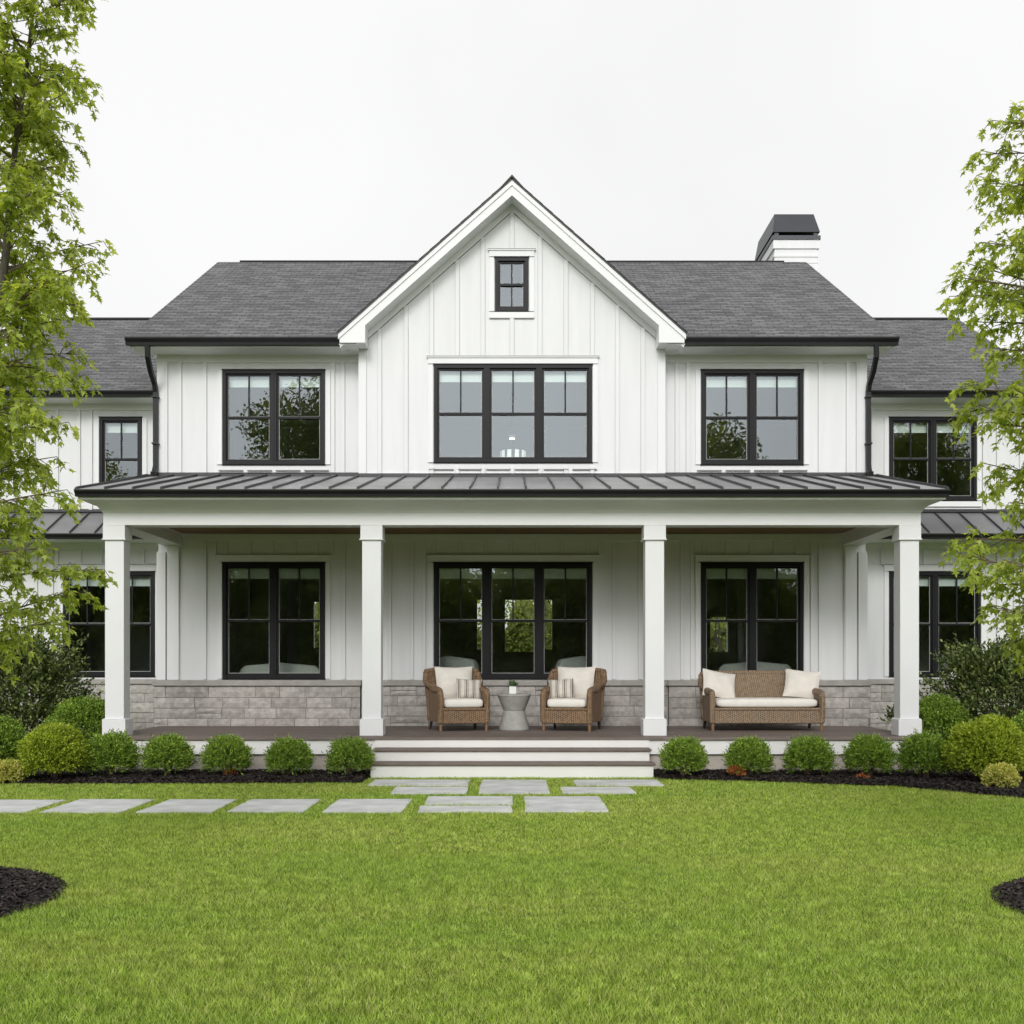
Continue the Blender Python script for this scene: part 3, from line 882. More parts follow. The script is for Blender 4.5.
zc0, zc1 = E - 0.31, E - 0.225
secs = [(-BX - 0.03, gx(361, YM - .06), YM - 0.13), (gx(361, YM - .06), gx(668, YM - .06), YM - 0.06), (gx(668, YM - .06), BX + 0.03, YM - 0.13)]
for a, b, y in secs:
    mb.box(a + 0.01, b - 0.01, y + 0.004, YM + 0.0, 0.0, zc0, 1)
    stones(mb, a, b, DZ - 0.06, zc0, y, 4)
for sx in (-1, 1):   # return faces on the body's sides
    x0, x1 = sorted((sx * (BX + 0.004), sx * (BX + 0.035)))
    mb.box(x0, x1, YM - 0.12, YW, 0, zc0, 1)
part(mb, 'stone_plinth', ['stone', 'mortar'])
mb = MB()
for i, (a, b, y) in enumerate(secs):
    ex = 0.012 if i != 1 else 0
    mb.box(a - ex, b + ex, y - 0.045, YM + 0.0, zc0, zc1)
part(mb, 'stone_cap', 'cap_stone', bevel=0.006)

# ---------------------------------------------------------------- roofs
def courses(mb, P0, P1, up, n, rh, lift=0.007, mi=0):
    """shingle courses between the eave line P0-P1 and P0+up; each course is a slightly lifted strip"""
    P0, P1, up = Vector(P0), Vector(P1), Vector(up)
    L = (P1 - P0).length; Ls = up.length; u = up.normalized(); nn = (P1 - P0).cross(up).normalized()
    if nn.z < 0: nn = -nn
    s = 0; k_ = 0
    vs_, fs, uvs = [], [], []
    while s < Ls - 1e-4:
        e = min(s + rh, Ls)
        a = P0 + u * s + nn * lift; b = P1 + u * s + nn * lift; c = P1 + u * e + nn * 0.002; d = P0 + u * e + nn * 0.002
        a0 = P0 + u * s - nn * 0.002; b0 = P1 + u * s - nn * 0.002
        o_ = len(vs_)
        vs_ += [a, b, c, d, a0, b0]
        fs += [(o_, o_ + 1, o_ + 2, o_ + 3), (o_ + 4, o_ + 5, o_ + 1, o_)]
        uvs += [((0, s), (L, s), (L, e), (0, e)), ((0, s), (L, s), (L, s + .002), (0, s + .002))]
        s = e; k_ += 1
    mb.add(vs_, fs, mi, uvs)
def slab_under(mb, P0, P1, up, th, mi=1):
    P0, P1, up = Vector(P0), Vector(P1), Vector(up)
    nn = (P1 - P0).cross(up).normalized()
    if nn.z < 0: nn = -nn
    t = [P0 - nn * 0.004, P1 - nn * 0.004, P1 + up - nn * 0.004, P0 + up - nn * 0.004]
    b = [p - nn * th for p in t]
    mb.add(t + b, [(0, 1, 2, 3), (7, 6, 5, 4), (0, 4, 5, 1), (1, 5, 6, 2), (2, 6, 7, 3), (3, 7, 4, 0)], mi)

RH = 0.20
mb = MB()
XE = 5.60
up = (0, RD - EY, RZ - EZ)
k4 = 4 * RH / math.hypot(RD - EY, RZ - EZ)
upa = tuple(c * k4 for c in up); upb_ = tuple(c * (1 - k4) for c in up)
ya_, za_ = EY + upa[1], EZ + 0.02 + upa[2]
for xa, xb in ((-XE, -2.45), (2.45, XE)):
    courses(mb, (xa, EY, EZ + 0.02), (xb, EY, EZ + 0.02), upa, 0, RH); slab_under(mb, (xa, EY, EZ + 0.02), (xb, EY, EZ + 0.02), upa, 0.04)
courses(mb, (-XE, ya_, za_), (XE, ya_, za_), upb_, 0, RH); slab_under(mb, (-XE, ya_, za_), (XE, ya_, za_), upb_, 0.04)
bk = (0, RD - EY, -(RZ - EZ))
by = 2 * RD - EY
upb = (0, -(by - RD), RZ - EZ)
courses(mb, (XE, by, EZ + 0.02), (-XE, by, EZ + 0.02), upb, 0, RH); slab_under(mb, (XE, by, EZ + 0.02), (-XE, by, EZ + 0.02), upb, 0.04)
# front gable roof
YG0, YG1 = 16.93, 21.25
for sx in (-1, 1):
    xe = sx * 2.54
    ze = AP - SL * 2.54
    P0, P1 = (xe, YG0, ze), (xe, YG1, ze)
    upg = (-xe, 0, SL * 2.54)
    courses(mb, P0, P1, upg, 0, RH); slab_under(mb, P0, P1, upg, 0.022)
main_roof = part(mb, 'roof', ['shingle', 'gutter'])
mb = MB()
mb.tube([(-XE + 0.42, RD, RZ + 0.015), (XE - 0.42, RD, RZ + 0.01)], 0.05, 6, squash=0.7)
mb.prism([(-0.17, AP - 0.15), (0, AP + 0.035), (0.17, AP - 0.15), (0.15, AP - 0.15), (0, AP + 0.005), (-0.15, AP - 0.15)], YG0 - 0.012, YG1, 'y')
o = mb.build('ridge_cap', 'gutter'); o.parent = main_roof

# rakes, soffits
mb = MB()
for sx in (-1, 1):
    tt = 0.030  # below the shingles
    def line(x): return AP - 0.034 - SL * abs(x)
    # crown strip and rake board
    zc = E + 4.675
    outer = [(0, line(0)), (sx * 2.52, line(2.52)), (sx * 2.52, line(2.52) - 0.075), (0, line(0) - 0.075)]
    mb.prism(outer, YG0 + 0.012, YG0 + 0.075, 'y')
    lowx = (AP - 0.034 - 0.215 - zc) / SL
    board = [(0, line(0) - 0.075), (sx * 2.50, line(2.50) - 0.075), (sx * 2.50, zc), (sx * 2.13, zc), (sx * 2.13, line(2.13) - 0.215), (0, line(0) - 0.215)]
    mb.prism([(sx * 2.495, line(2.495) - 0.171), (sx * 2.495, zc), (sx * 2.133, zc), (sx * 2.133, line(2.133) - 0.171)], YG0 + 0.076, YC - 0.027, 'y')
    mb.prism([(sx * 2.495, line(2.495) - 0.171), (sx * 2.495, zc), (sx * 2.275, zc), (sx * 2.275, line(2.275) - 0.171)], YC - 0.0265, YM + .05, 'y')
    mb.prism(board, YG0 + 0.032, YG0 + 0.075, 'y')
    # sloped soffit behind the board
    so = [(0, line(0) - 0.17), (sx * 2.50, line(2.50) - 0.17), (sx * 2.50, line(2.50) - 0.20), (0, line(0) - 0.20)]
    mb.prism(so, YG0 + 0.075, YC + 0.02, 'y')
    a, b = sorted((sx * 2.262, sx * 2.515))
    mb.box(*sorted((sx * 2.262, sx * 2.514)), YG0 + 0.08, YM, E + 4.655, E + 4.674)
    # main eave soffit and fascia
    a, b = sorted((sx * 2.515, sx * (XE - 0.02)))
    mb.box(a, b, EY + 0.005, YM, E + 4.655, E + 4.685)
    mb.box(a, b, EY - 0.005, EY + 0.03, E + 4.64, EZ + 0.0)
    # raking boards on the body's gable ends
    xr0, xr1 = sorted((sx * (XE - 0.03), sx * (XE - 0.005)))
    mb.prism([(EY, EZ - 0.03), (RD, RZ - 0.03), (by, EZ - 0.03), (by, EZ - 0.1), (RD, RZ - 0.2), (EY + .25, EZ - 0.06), (EY, EZ - 0.1)], xr0, xr1, 'x')
    xr0, xr1 = sorted((sx * BX, sx * (XE - 0.03)))
    mb.prism([(EY + .03, EZ - 0.08), (RD, RZ - 0.08), (by, EZ - 0.08), (by, EZ - 0.1), (RD, RZ - 0.1), (EY + .03, EZ - 0.1)], xr0, xr1, 'x')
part(mb, 'eave_soffit', 'trim')

# gutters: K profile swept along X
def gutter_prof(y, z0, z1, d=0.11):
    return [(y, z0), (y - d * 0.55, z0), (y - d * 0.62, z0 + (z1 - z0) * 0.35), (y - d * 0.95, z0 + (z1 - z0) * 0.72), (y - d, z1 - 0.015), (y - d, z1), (y, z1)]
mb = MB()
for sx in (-1, 1):
    a, b = sorted((sx * 2.515, sx * (XE + 0.02)))
    mb = MB(); mb.prism(gutter_prof(EY - 0.006, E + 4.655, E + 4.765), a, b, 'x')
    part(mb, 'gutter', 'gutter')
for sx in (-1, 1):
    d = MB()
    p = [(sx * 5.30, 17.02, E + 4.66), (sx * 5.31, 17.05, E + 4.50), (sx * 5.33, 17.25, E + 4.34), (sx * 5.335, 17.47, E + 4.20), (sx * 5.335, 17.52, E + 4.08), (sx * 5.335, 17.52, E + 2.93)]
    d.tube(p, [0.045] * 6, 4, rot=math.pi / 4)
    d.tube([(sx * 5.335, 17.52, E + 2.96), (sx * 5.335, 17.46, E + 2.86), (sx * 5.335, 17.38, E + 2.84)], 0.05, 4, rot=math.pi / 4)
    for zz in (E + 4.0, E + 3.3):
        d.box(sx * 5.335 - 0.045, sx * 5.335 + 0.045, 17.46, 17.57, zz, zz + 0.025)
    part(d, 'downspout', 'gutter')

# ---------------------------------------------------------------- chimney
ch = MB()
x0, x1 = gx(774.5, 23.0), gx(817.5, 23.0)
ch.box(x0, x1, 23.0, 24.7, E + 4.5, E + 8.30, 0)
ch.box(x0 - .03, x1 + .03, 22.97, 24.73, E + 8.18, E + 8.35, 0)
ch.box(x0 - .015, x1 + .015, 22.985, 24.715, E + 8.02, E + 8.06, 0)
for zz in (7.5, 7.7, 7.9):
    ch.box(x0 - .008, x1 + .008, 22.99, 24.71, E + zz, E + zz + 0.012, 0)
cho = part(ch, 'chimney', ['siding'])
cap = MB()
cap.box(x0 - .05, x1 + .05, 22.95, 24.75, E + 8.35, E + 8.43)
for (px_, py_) in ((x0, 22.99), (x1 - .08, 22.99), (x0, 24.63), (x1 - .08, 24.63)):
    cap.box(px_, px_ + 0.08, py_, py_ + 0.08, E + 8.43, E + 8.53)
za, zb = E + 8.50, E + 8.90
b0 = [(x0 - .04, 22.96, za), (x1 + .04, 22.96, za), (x1 + .04, 24.74, za), (x0 - .04, 24.74, za)]
t0 = [(x0 + .02, 23.10, zb), (x1 - .05, 23.10, zb), (x1 - .05, 24.60, zb), (x0 + .02, 24.60, zb)]
cap.add(b0 + t0, [(3, 2, 1, 0), (4, 5, 6, 7), (0, 1, 5, 4), (1, 2, 6, 5), (2, 3, 7, 6), (3, 0, 4, 7)])
c_ = cap.build('chimney_cap', 'chimney_metal'); c_.parent = cho

# ---------------------------------------------------------------- wings
WE_Y, WE_Z = 19.0, E + 4.42
WR_Y = 23.44; WR_Z = E + 6.90
for sx, xo, xr in ((-1, 9.0, 9.2), (1, 8.75, 8.95)):
    if sx < 0:
        uw = [(gx(100, YW), gx(142, YW), E + 2.74, E + 4.12), (-8.86, gx(12, YW), E + 3.1, E + 3.98)]
        lw = [(gx(64, YW), gx(155, YW), E - 0.19, E + 1.55)]
    else:
        uw = [(gx(889, YW), gx(976, YW), E + 2.74, E + 4.12)]
        lw = [(gx(889, YW), gx(980, YW), E - 0.19, E + 1.55)]
    mb = MB()
    a, b = sorted((sx * (BX + 0.001), sx * xo))
    wall_strips(mb, a, b, 0.0, lambda x: E + 4.45, YW, 0.16, uw + lw)
    xa, xb = sorted((sx * (xo - 0.16), sx * xo))
    sl = (WR_Z - WE_Z) / (WR_Y - WE_Y)
    wz = lambda y: WR_Z - sl * abs(y - WR_Y) - 0.08
    mb.prism([(YW + .16, 0), (27.3, 0), (27.3, wz(27.3)), (WR_Y, WR_Z - .08), (YW + .16, wz(YW + .16))], xa, xb, 'x')
    mb.box(a, b, 27.3, 27.4, 0, E + 4.4)
    part(mb, 'wing_wall', 'siding')
    mb = MB()
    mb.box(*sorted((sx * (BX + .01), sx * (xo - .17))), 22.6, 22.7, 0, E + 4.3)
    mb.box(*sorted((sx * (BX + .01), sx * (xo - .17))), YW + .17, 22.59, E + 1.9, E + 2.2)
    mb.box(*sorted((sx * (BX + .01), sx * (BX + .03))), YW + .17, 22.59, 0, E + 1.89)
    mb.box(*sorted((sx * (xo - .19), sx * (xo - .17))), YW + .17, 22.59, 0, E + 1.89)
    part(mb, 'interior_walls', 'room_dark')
    mb = MB()
    pxs = ([16, 34, 57, 79, 91, 149, 154] if sx < 0 else [873, 882, 984, 998, 1021])
    battens(mb, bat(pxs, YW), E + 2.45, lambda x: E + 4.26, YW, [(u[0] - .10, u[1] + .10, u[2] - .1, 99) for u in uw])
    part(mb, 'battens', ['siding', 'shade_line'])
    mb = MB()
    pxs = ([16, 36, 52, 57, 80, 101, 123, 143, 160] if sx < 0 else [866, 882, 903, 925, 947, 969, 985, 998, 1015])
    battens(mb, bat(pxs, YW), E - 0.22, lambda x: E + 1.98, YW, [(u[0] - .10, u[1] + .10, u[2] - .2, u[3] + .12) for u in lw])
    part(mb, 'battens', ['siding', 'shade_line'])
    mb = MB()
    mb.box(a, b, YW - 0.026, YW + .005, E + 4.245, E + 4.345)
    mb.box(a, b, WE_Y + 0.01, YW, E + 4.345, E + 4.37)
    mb.box(a, b, WE_Y, WE_Y + .03, E + 4.34, E + 4.43)
    mb.box(a, b, YW - 0.026, YW + .005, E + 1.93, E + 2.03)
    mb.box(a, b, 18.68, YW, E + 2.03, E + 2.055)
    mb.box(*sorted((sx * (xo - .1), sx * (xo + .012))), YW - .03, YW + .12, E - .22, E + 4.345)
    # little band above the lower windows
    for u in lw:
        mb.box(u[0] - .3, u[1] + .3, YW - .022, YW + .004, u[3] + .135, u[3] + .15)
    part(mb, 'trim_boards', 'trim')
    for u in uw: window(u[0], u[1], u[2], u[3], YW, 2 if (u[1] - u[0]) > 1 else 1, sill_line=(sx > 0), drip=False)
    for u in lw: window(u[0], u[1], u[2], u[3], YW, 2)
    mb = MB()
    mb.box(a, b, YW - 0.07, YW, 0.0, E - 0.315, 1)
    stones(mb, a, b, 0.15, E - 0.315, YW - 0.075, 6)
    part(mb, 'stone_plinth', ['stone', 'mortar'])
    mb = MB(); mb.box(a, b, YW - 0.12, YW, E - 0.315, E - 0.235)
    part(mb, 'stone_cap', 'cap_stone', bevel=0.006)
    # wing roof
    mb = MB()
    xi = sx * (BX - 0.3)
    xe = sx * xr
    xa, xb = sorted((xi, xe))
    upw = (0, WR_Y - WE_Y, WR_Z - WE_Z)
    courses(mb, (xa, WE_Y, WE_Z + .02), (xb, WE_Y, WE_Z + .02), upw, 0, RH); slab_under(mb, (xa, WE_Y, WE_Z + .02), (xb, WE_Y, WE_Z + .02), upw, .04)
    yb = 2 * WR_Y - WE_Y
    upw = (0, -(WR_Y - WE_Y), WR_Z - WE_Z)
    courses(mb, (xb, yb, WE_Z + .02), (xa, yb, WE_Z + .02), upw, 0, RH); slab_under(mb, (xb, yb, WE_Z + .02), (xa, yb, WE_Z + .02), upw, .04)
    wr = part(mb, 'wing_roof', ['shingle', 'gutter'])
    mb = MB(); mb.tube([(xa, WR_Y, WR_Z + .015), (xb, WR_Y, WR_Z + .015)], 0.065, 6, squash=.7)
    o = mb.build('ridge_cap', 'gutter'); o.parent = wr
    mb = MB(); mb.prism(gutter_prof(WE_Y - .002, E + 4.345, E + 4.44), *sorted((sx * (BX + .02), sx * (xr))), 'x')
    part(mb, 'gutter', 'gutter'); mb = MB()
    mb.prism(gutter_prof(18.62, E + 2.0, E + 2.085, 0.10), *sorted((sx * (BX + .02), sx * (xr))), 'x')
    part(mb, 'gutter', 'gutter')
    # pent roof in standing seam metal
    mb = MB()
    y0, y1, z0, z1 = 18.56, YW, E + 2.09, E + 2.55
    xa, xb = sorted((sx * (BX + .002), sx * xr))
    mb.prism([(y0, z0), (y1, z1), (y1, z1 - .05), (y0 + .03, z0 - .045)], xa, xb, 'x')
    xx = sx * 5.42
    while abs(xx) < xr:
        mb.prism([(y0, z0), (y1, z1), (y1, z1 + .03), (y0, z0 + .03)], xx - .009, xx + .009, 'x', 1)
        xx += sx * 0.40
    mb.prism([(y1 - .07, z1 - .01), (y1, z1), (y1, z1 + .05), (y1 - .07, z1 + .015)], xa, xb, 'x', 1)
    part(mb, 'pent_roof', ['wing_metal', 'seam'])

# ---------------------------------------------------------------- porch roof
mb = MB()
PX = 5.44
y0, z0 = 14.56, E + 2.19
def pent(xa, xb, y1, z1):
    mb.prism([(y0, z0), (y1, z1), (y1, z1 - .05), (y0 + .05, z0 - .03)], xa, xb, 'x')
slope = (2.842 - 2.19) / (17.6 - 14.56)
pent(-PX, PX, YM, z0 + slope * (YM - y0))
n = 32
for i in range(n):
    xx = -PX + 0.02 + (2 * PX - 0.04) * i / (n - 1)
    ye = YC if abs(xx) < 2.26 else YM
    ze = z0 + slope * (ye - y0)
    mb.prism([(y0 + .0, z0), (ye, ze), (ye, ze + .032), (y0 + .0, z0 + .032)], xx - .0095, xx + .0095, 'x', 1)
for xa, xb, ye in ((-BX, -2.275, YM), (2.275, BX, YM), (-2.27, 2.27, YC)):
    ze = z0 + slope * (ye - y0)
    mb.prism([(ye - .09, ze - .018), (ye - .034, ze - .006), (ye - .034, ze + .05), (ye - .09, ze + .02)], xa, xb, 'x', 1)
proof = part(mb, 'porch_roof', ['standing_seam', 'seam'])
mb = MB()
mb.prism(gutter_prof(14.66, E + 2.105, E + 2.192, 0.085), -PX - .02, PX + .02, 'x')
for sx in (-1, 1):
    mb.prism([(14.60, E + 2.16), (YM - .1, E + 2.80), (YM - .1, E + 2.86), (14.60, E + 2.215)], *sorted((sx * (PX), sx * (PX + .02))), 'x')
o = mb.build('gutter', 'gutter'); o.parent = proof

# porch beams, crown, ceiling
mb = MB()
BI, BO = 4.96, 5.25
zbm = E + 1.795
mb.box(-BO, BO, 15.02, 15.28, zbm, E + 1.97)
for sx in (-1, 1):
    mb.box(*sorted((sx * BI, sx * BO)), 15.281, YM - .002, zbm, E + 1.97)
porch_beam = part(mb, 'porch_beam', 'trim', bevel=0.005)
mb = MB()
# crown: sloped soffit between fascia and beam
cr_ = [(14.70, E + 2.045), (14.82, E + 2.035), (14.95, E + 1.99), (15.02, E + 1.945), (15.02, E + 2.09), (14.70, E + 2.09)]
def ring_quad(p_in, p_out):
    (xi, yi, zi), (xo_, yo, zo) = p_in, p_out
    mb.add([(-xo_, yo, zo), (xo_, yo, zo), (xi, yi, zi), (-xi, yi, zi)], [(0, 1, 2, 3)])
    for q_ in (-1, 1):
        mb.add([(q_ * xo_, yo, zo), (q_ * xo_, YM - .002, zo), (q_ * xi, YM - .002, zi), (q_ * xi, yi, zi)], [(0, 1, 2, 3)])
prof_ = [(BO, 15.02, E + 1.95), (BO + .02, 15.0, E + 1.985), (BO + .055, 14.93, E + 2.035), (BO + .10, 14.84, E + 2.065), (PX, 14.70, E + 2.08), (PX, 14.70, E + 2.12), (BO, 15.02, E + 2.12), (BO, 15.02, E + 1.95)]
for pa_, pb_ in zip(prof_, prof_[1:]): ring_quad(pa_, pb_)
mb.box(-PX, PX, 14.665, 14.699, E + 2.078, E + 2.12)
for sx in (-1, 1):
    pass
part(mb, 'porch_cornice', 'trim')
mb = MB()
yy = 15.29
while yy < YM - .03:
    mb.box(-BI + .002, BI - .002, yy, min(yy + .128, YM - .028), E + 1.972, E + 1.99); yy += .135
part(mb, 'porch_ceiling', 'ceiling_wood')
# columns
cols = [gx(p, 15.0) for p in (113.5, 371.0, 655.0, 911.5)]
cols = [-5.108, gx(371.3, 15), gx(655, 15), 5.108]
for cx in cols:
    mb = MB(); h = 0.122
    mb.box(cx - h, cx + h, 15.03, 15.03 + 2 * h, DZ + .22, zbm - .18)
    col = part(mb, 'column', 'column', bevel=0.006)
    mb = MB(); h2 = h + .028
    mb.box(cx - h2, cx + h2, 15.03 - .028, 15.03 + 2 * h + .028, DZ + .002, DZ + .21)
    mb.prism([(cx - h2, DZ + .21), (cx + h2, DZ + .21), (cx + h + .004, DZ + .225), (cx - h - .004, DZ + .225)], 15.004, 15.03 + 2 * h + .026, 'y')
    o = mb.build('column_base', 'column', bevel=0.004); o.parent = col
    mb = MB(); h3 = h + .02
    mb.box(cx - h3, cx + h3, 15.03 - .022, 15.03 + 2 * h + .02, zbm - .175, zbm - .002)
    mb.box(cx - h3 - .012, cx + h3 + .012, 15.03 - .034, 15.03 + 2 * h + .03, zbm - .19, zbm - .175)
    o = mb.build('column_capital', 'column', bevel=0.004); o.parent = col
for sx in (-1, 1):   # pilasters where the side beams meet the wall
    mb = MB()
    mb.box(*sorted((sx * (BI + .04), sx * (BO - .075))), YM - .05, YM - .001, zc1 + .002, zbm - .002)
    mb.box(*sorted((sx * (BO - .055), sx * (BX + .01))), YM - .06, YM - .001, zc1 + .002, zbm - .1)
    part(mb, 'pilaster', 'trim', bevel=0.004)

# deck, fascia, foundation
mb = MB()
DX = 5.26
nb = 21; d0, d1 = 14.66, YM - .12
bw_ = (d1 - d0) / nb
for i in range(nb):
    segs = [-DX, random.uniform(-3.5, -1), random.uniform(0.5, 3.2), DX]
    for a, b in zip(segs, segs[1:]):
        mb.box(a + .002, b - .002, d0 + i * bw_ + .003, d0 + (i + 1) * bw_ - .003, DZ - .028, DZ)
deck = part(mb, 'deck', 'deck')
mb = MB()
mb.box(-DX + .02, DX - .02, 14.70, 14.74, DZ - .21, DZ - .032)
mb.box(-DX + .02, -DX + .05, 14.741, 17.4, DZ - .21, DZ - .032); mb.box(DX - .05, DX - .02, 14.741, 17.4, DZ - .21, DZ - .032)
o = mb.build('deck_fascia', 'step_riser'); o.parent = deck
mb = MB()
mb.box(-DX + .06, DX - .06, 14.75, 15.0, 0, DZ - .04); mb.box(-DX + .08, -DX + .2, 15.001, 17.4, 0, DZ - .04); mb.box(DX - .2, DX - .08, 15.001, 17.4, 0, DZ - .04)
part(mb, 'foundation', 'concrete')
# steps
steps = empty('porch_steps'); steps.parent = house; steps.matrix_parent_inverse = Matrix.Translation(-Vector(house.location))
zt1, zt2 = E - 1.035, E - 1.185
for i, (ya, zt, zb_, hw, deep) in enumerate(((14.40, zt1, zt2 - .03, 1.70, .32), (14.12, zt2, 0.0, 1.715, .32))):
    t_ = MB(); t_.box(-hw - .02, hw + .02, ya, ya + deep, zt - .032, zt)
    o = t_.build('tread', 'deck', bevel=0.008); o.parent = steps
    r_ = MB(); r_.box(-hw + .005, hw - .005, ya + .03, ya + deep + .02 if i == 0 else ya + deep, (zt2 + .002) if i == 0 else 0.0, zt - .034)
    r_.box(-hw + .006, hw - .006, ya + deep, 14.69, 0.0, zt2 - .04) if i else None
    o = r_.build('riser', 'step_riser'); o.parent = steps
mb = MB(); mb.box(-1.72, 1.72, 14.675, 14.699, zt1 + .002, DZ - .03)
o = mb.build('riser', 'step_riser'); o.parent = steps

# ---------------------------------------------------------------- rooms behind the glass
mb = MB()
for (ya, yb, za, zb_) in ((YM + .17, 26.83, E + 1.99, E + 2.5), (YM + .17, 26.83, E + 4.50, E + 4.6)):
    mb.box(-BX + .17, BX - .17, ya, yb, za, zb_)
mb.box(-2.2, 2.2, YC + .17, 17.76, E + 4.50, E + 4.6); mb.box(-2.2, 2.2, YC + .17, 17.76, E + 2.45, E + 2.55)
for x in (-2.4, 2.3):
    mb.box(x, x + .12, YM + .18, 26.8, DZ + .001, E + 1.98)
    mb.box(x, x + .12, YM + .18, 22.0, E + 2.51, E + 4.49)
mb.box(-BX + .17, BX - .17, 22.01, 22.1, E + 2.51, E + 4.49)
part(mb, 'interior_walls', 'room')
mb = MB(); mb.box(-BX + .17, BX - .17, YM + .17, 26.83, .30, DZ)
part(mb, 'interior_floor', 'room_floor')

# ================================================================== furniture
def pillow(mb, w_, h_, t_, n=14, sag=0.0):
    """soft square pillow in the XZ plane, thickness along Y, standing on z=0"""
    def P(i, j, s):
        u = -1 + 2 * i / n; v_ = -1 + 2 * j / n
        th = max(0, (1 - abs(u) ** 2.6)) ** 0.55 * max(0, (1 - abs(v_) ** 2.6)) ** 0.55
        pinch_x = 1 - 0.07 * (1 - v_ * v_) ; pinch_z = 1 - 0.07 * (1 - u * u)
        wr = 0.006 * math.sin(7 * u + 3 * v_) + 0.005 * math.sin(11 * v_ - 4 * u)
        return (u * w_ / 2 * pinch_x, s * (t_ / 2 * th) + wr * th, h_ / 2 + v_ * h_ / 2 * pinch_z - sag * th * (1 if v_ > 0 else 0))
    vs_ = [P(i, j, -1) for i in range(n + 1) for j in range(n + 1)] + [P(i, j, 1) for i in range(n + 1) for j in range(n + 1)]
    m_ = (n + 1) ** 2; fs = []
    for i in range(n):
        for j in range(n):
            a = i * (n + 1) + j
            fs.append((a, a + n + 1, a + n + 2, a + 1)); fs.append((m_ + a, m_ + a + 1, m_ + a + n + 2, m_ + a + n + 1))
    mb.add(vs_, fs)

def cushion(mb, x0, x1, y0, y1, z0, z1, e=0.22, n=14):
    cx, cy_, cz = (x0 + x1) / 2, (y0 + y1) / 2, (z0 + z1) / 2
    hx, hy, hz_ = (x1 - x0) / 2, (y1 - y0) / 2, (z1 - z0) / 2
    r_ = min(hz_ * 0.8, 0.045)
    vs_, fs = [], []
    N1, N2 = 10, 48
    for a in range(N1 + 1):
        ph = -math.pi / 2 + math.pi * a / N1
        for b in range(N2):
            th = 2 * math.pi * b / N2
            c, s = math.cos(th), math.sin(th)
            sx = math.copysign(abs(c) ** e, c); sy = math.copysign(abs(s) ** e, s)
            cp, sp_ = math.cos(ph), math.sin(ph)
            cp2 = abs(cp) ** 0.16; sp2 = math.copysign(abs(sp_) ** 0.6, sp_)
            x = sx * cp2; y = sy * cp2
            crown = 1 + 0.12 * (1 - min(1, x * x)) * (1 - min(1, y * y))
            vs_.append((cx + hx * x, cy_ + hy * y, cz + hz_ * sp2 * crown))
    for a in range(N1):
        for b in range(N2):
            b2 = (b + 1) % N2
            fs.append((a * N2 + b, a * N2 + b2, (a + 1) * N2 + b2, (a + 1) * N2 + b))
    mb.add(vs_, fs)

def smooth_path(p, n=5):
    out_ = []
    P = [Vector(q) for q in p]
    for i in range(len(P) - 1):
        a = P[max(i - 1, 0)]; b = P[i]; c = P[i + 1]; d = P[min(i + 2, len(P) - 1)]
        for k_ in range(n):
            t = k_ / n
            out_.append(0.5 * ((2 * b) + (c - a) * t + (2 * a - 5 * b + 4 * c - d) * t * t + (3 * b - a - 3 * c + d) * t ** 3))
    out_.append(P[-1])
    return out_

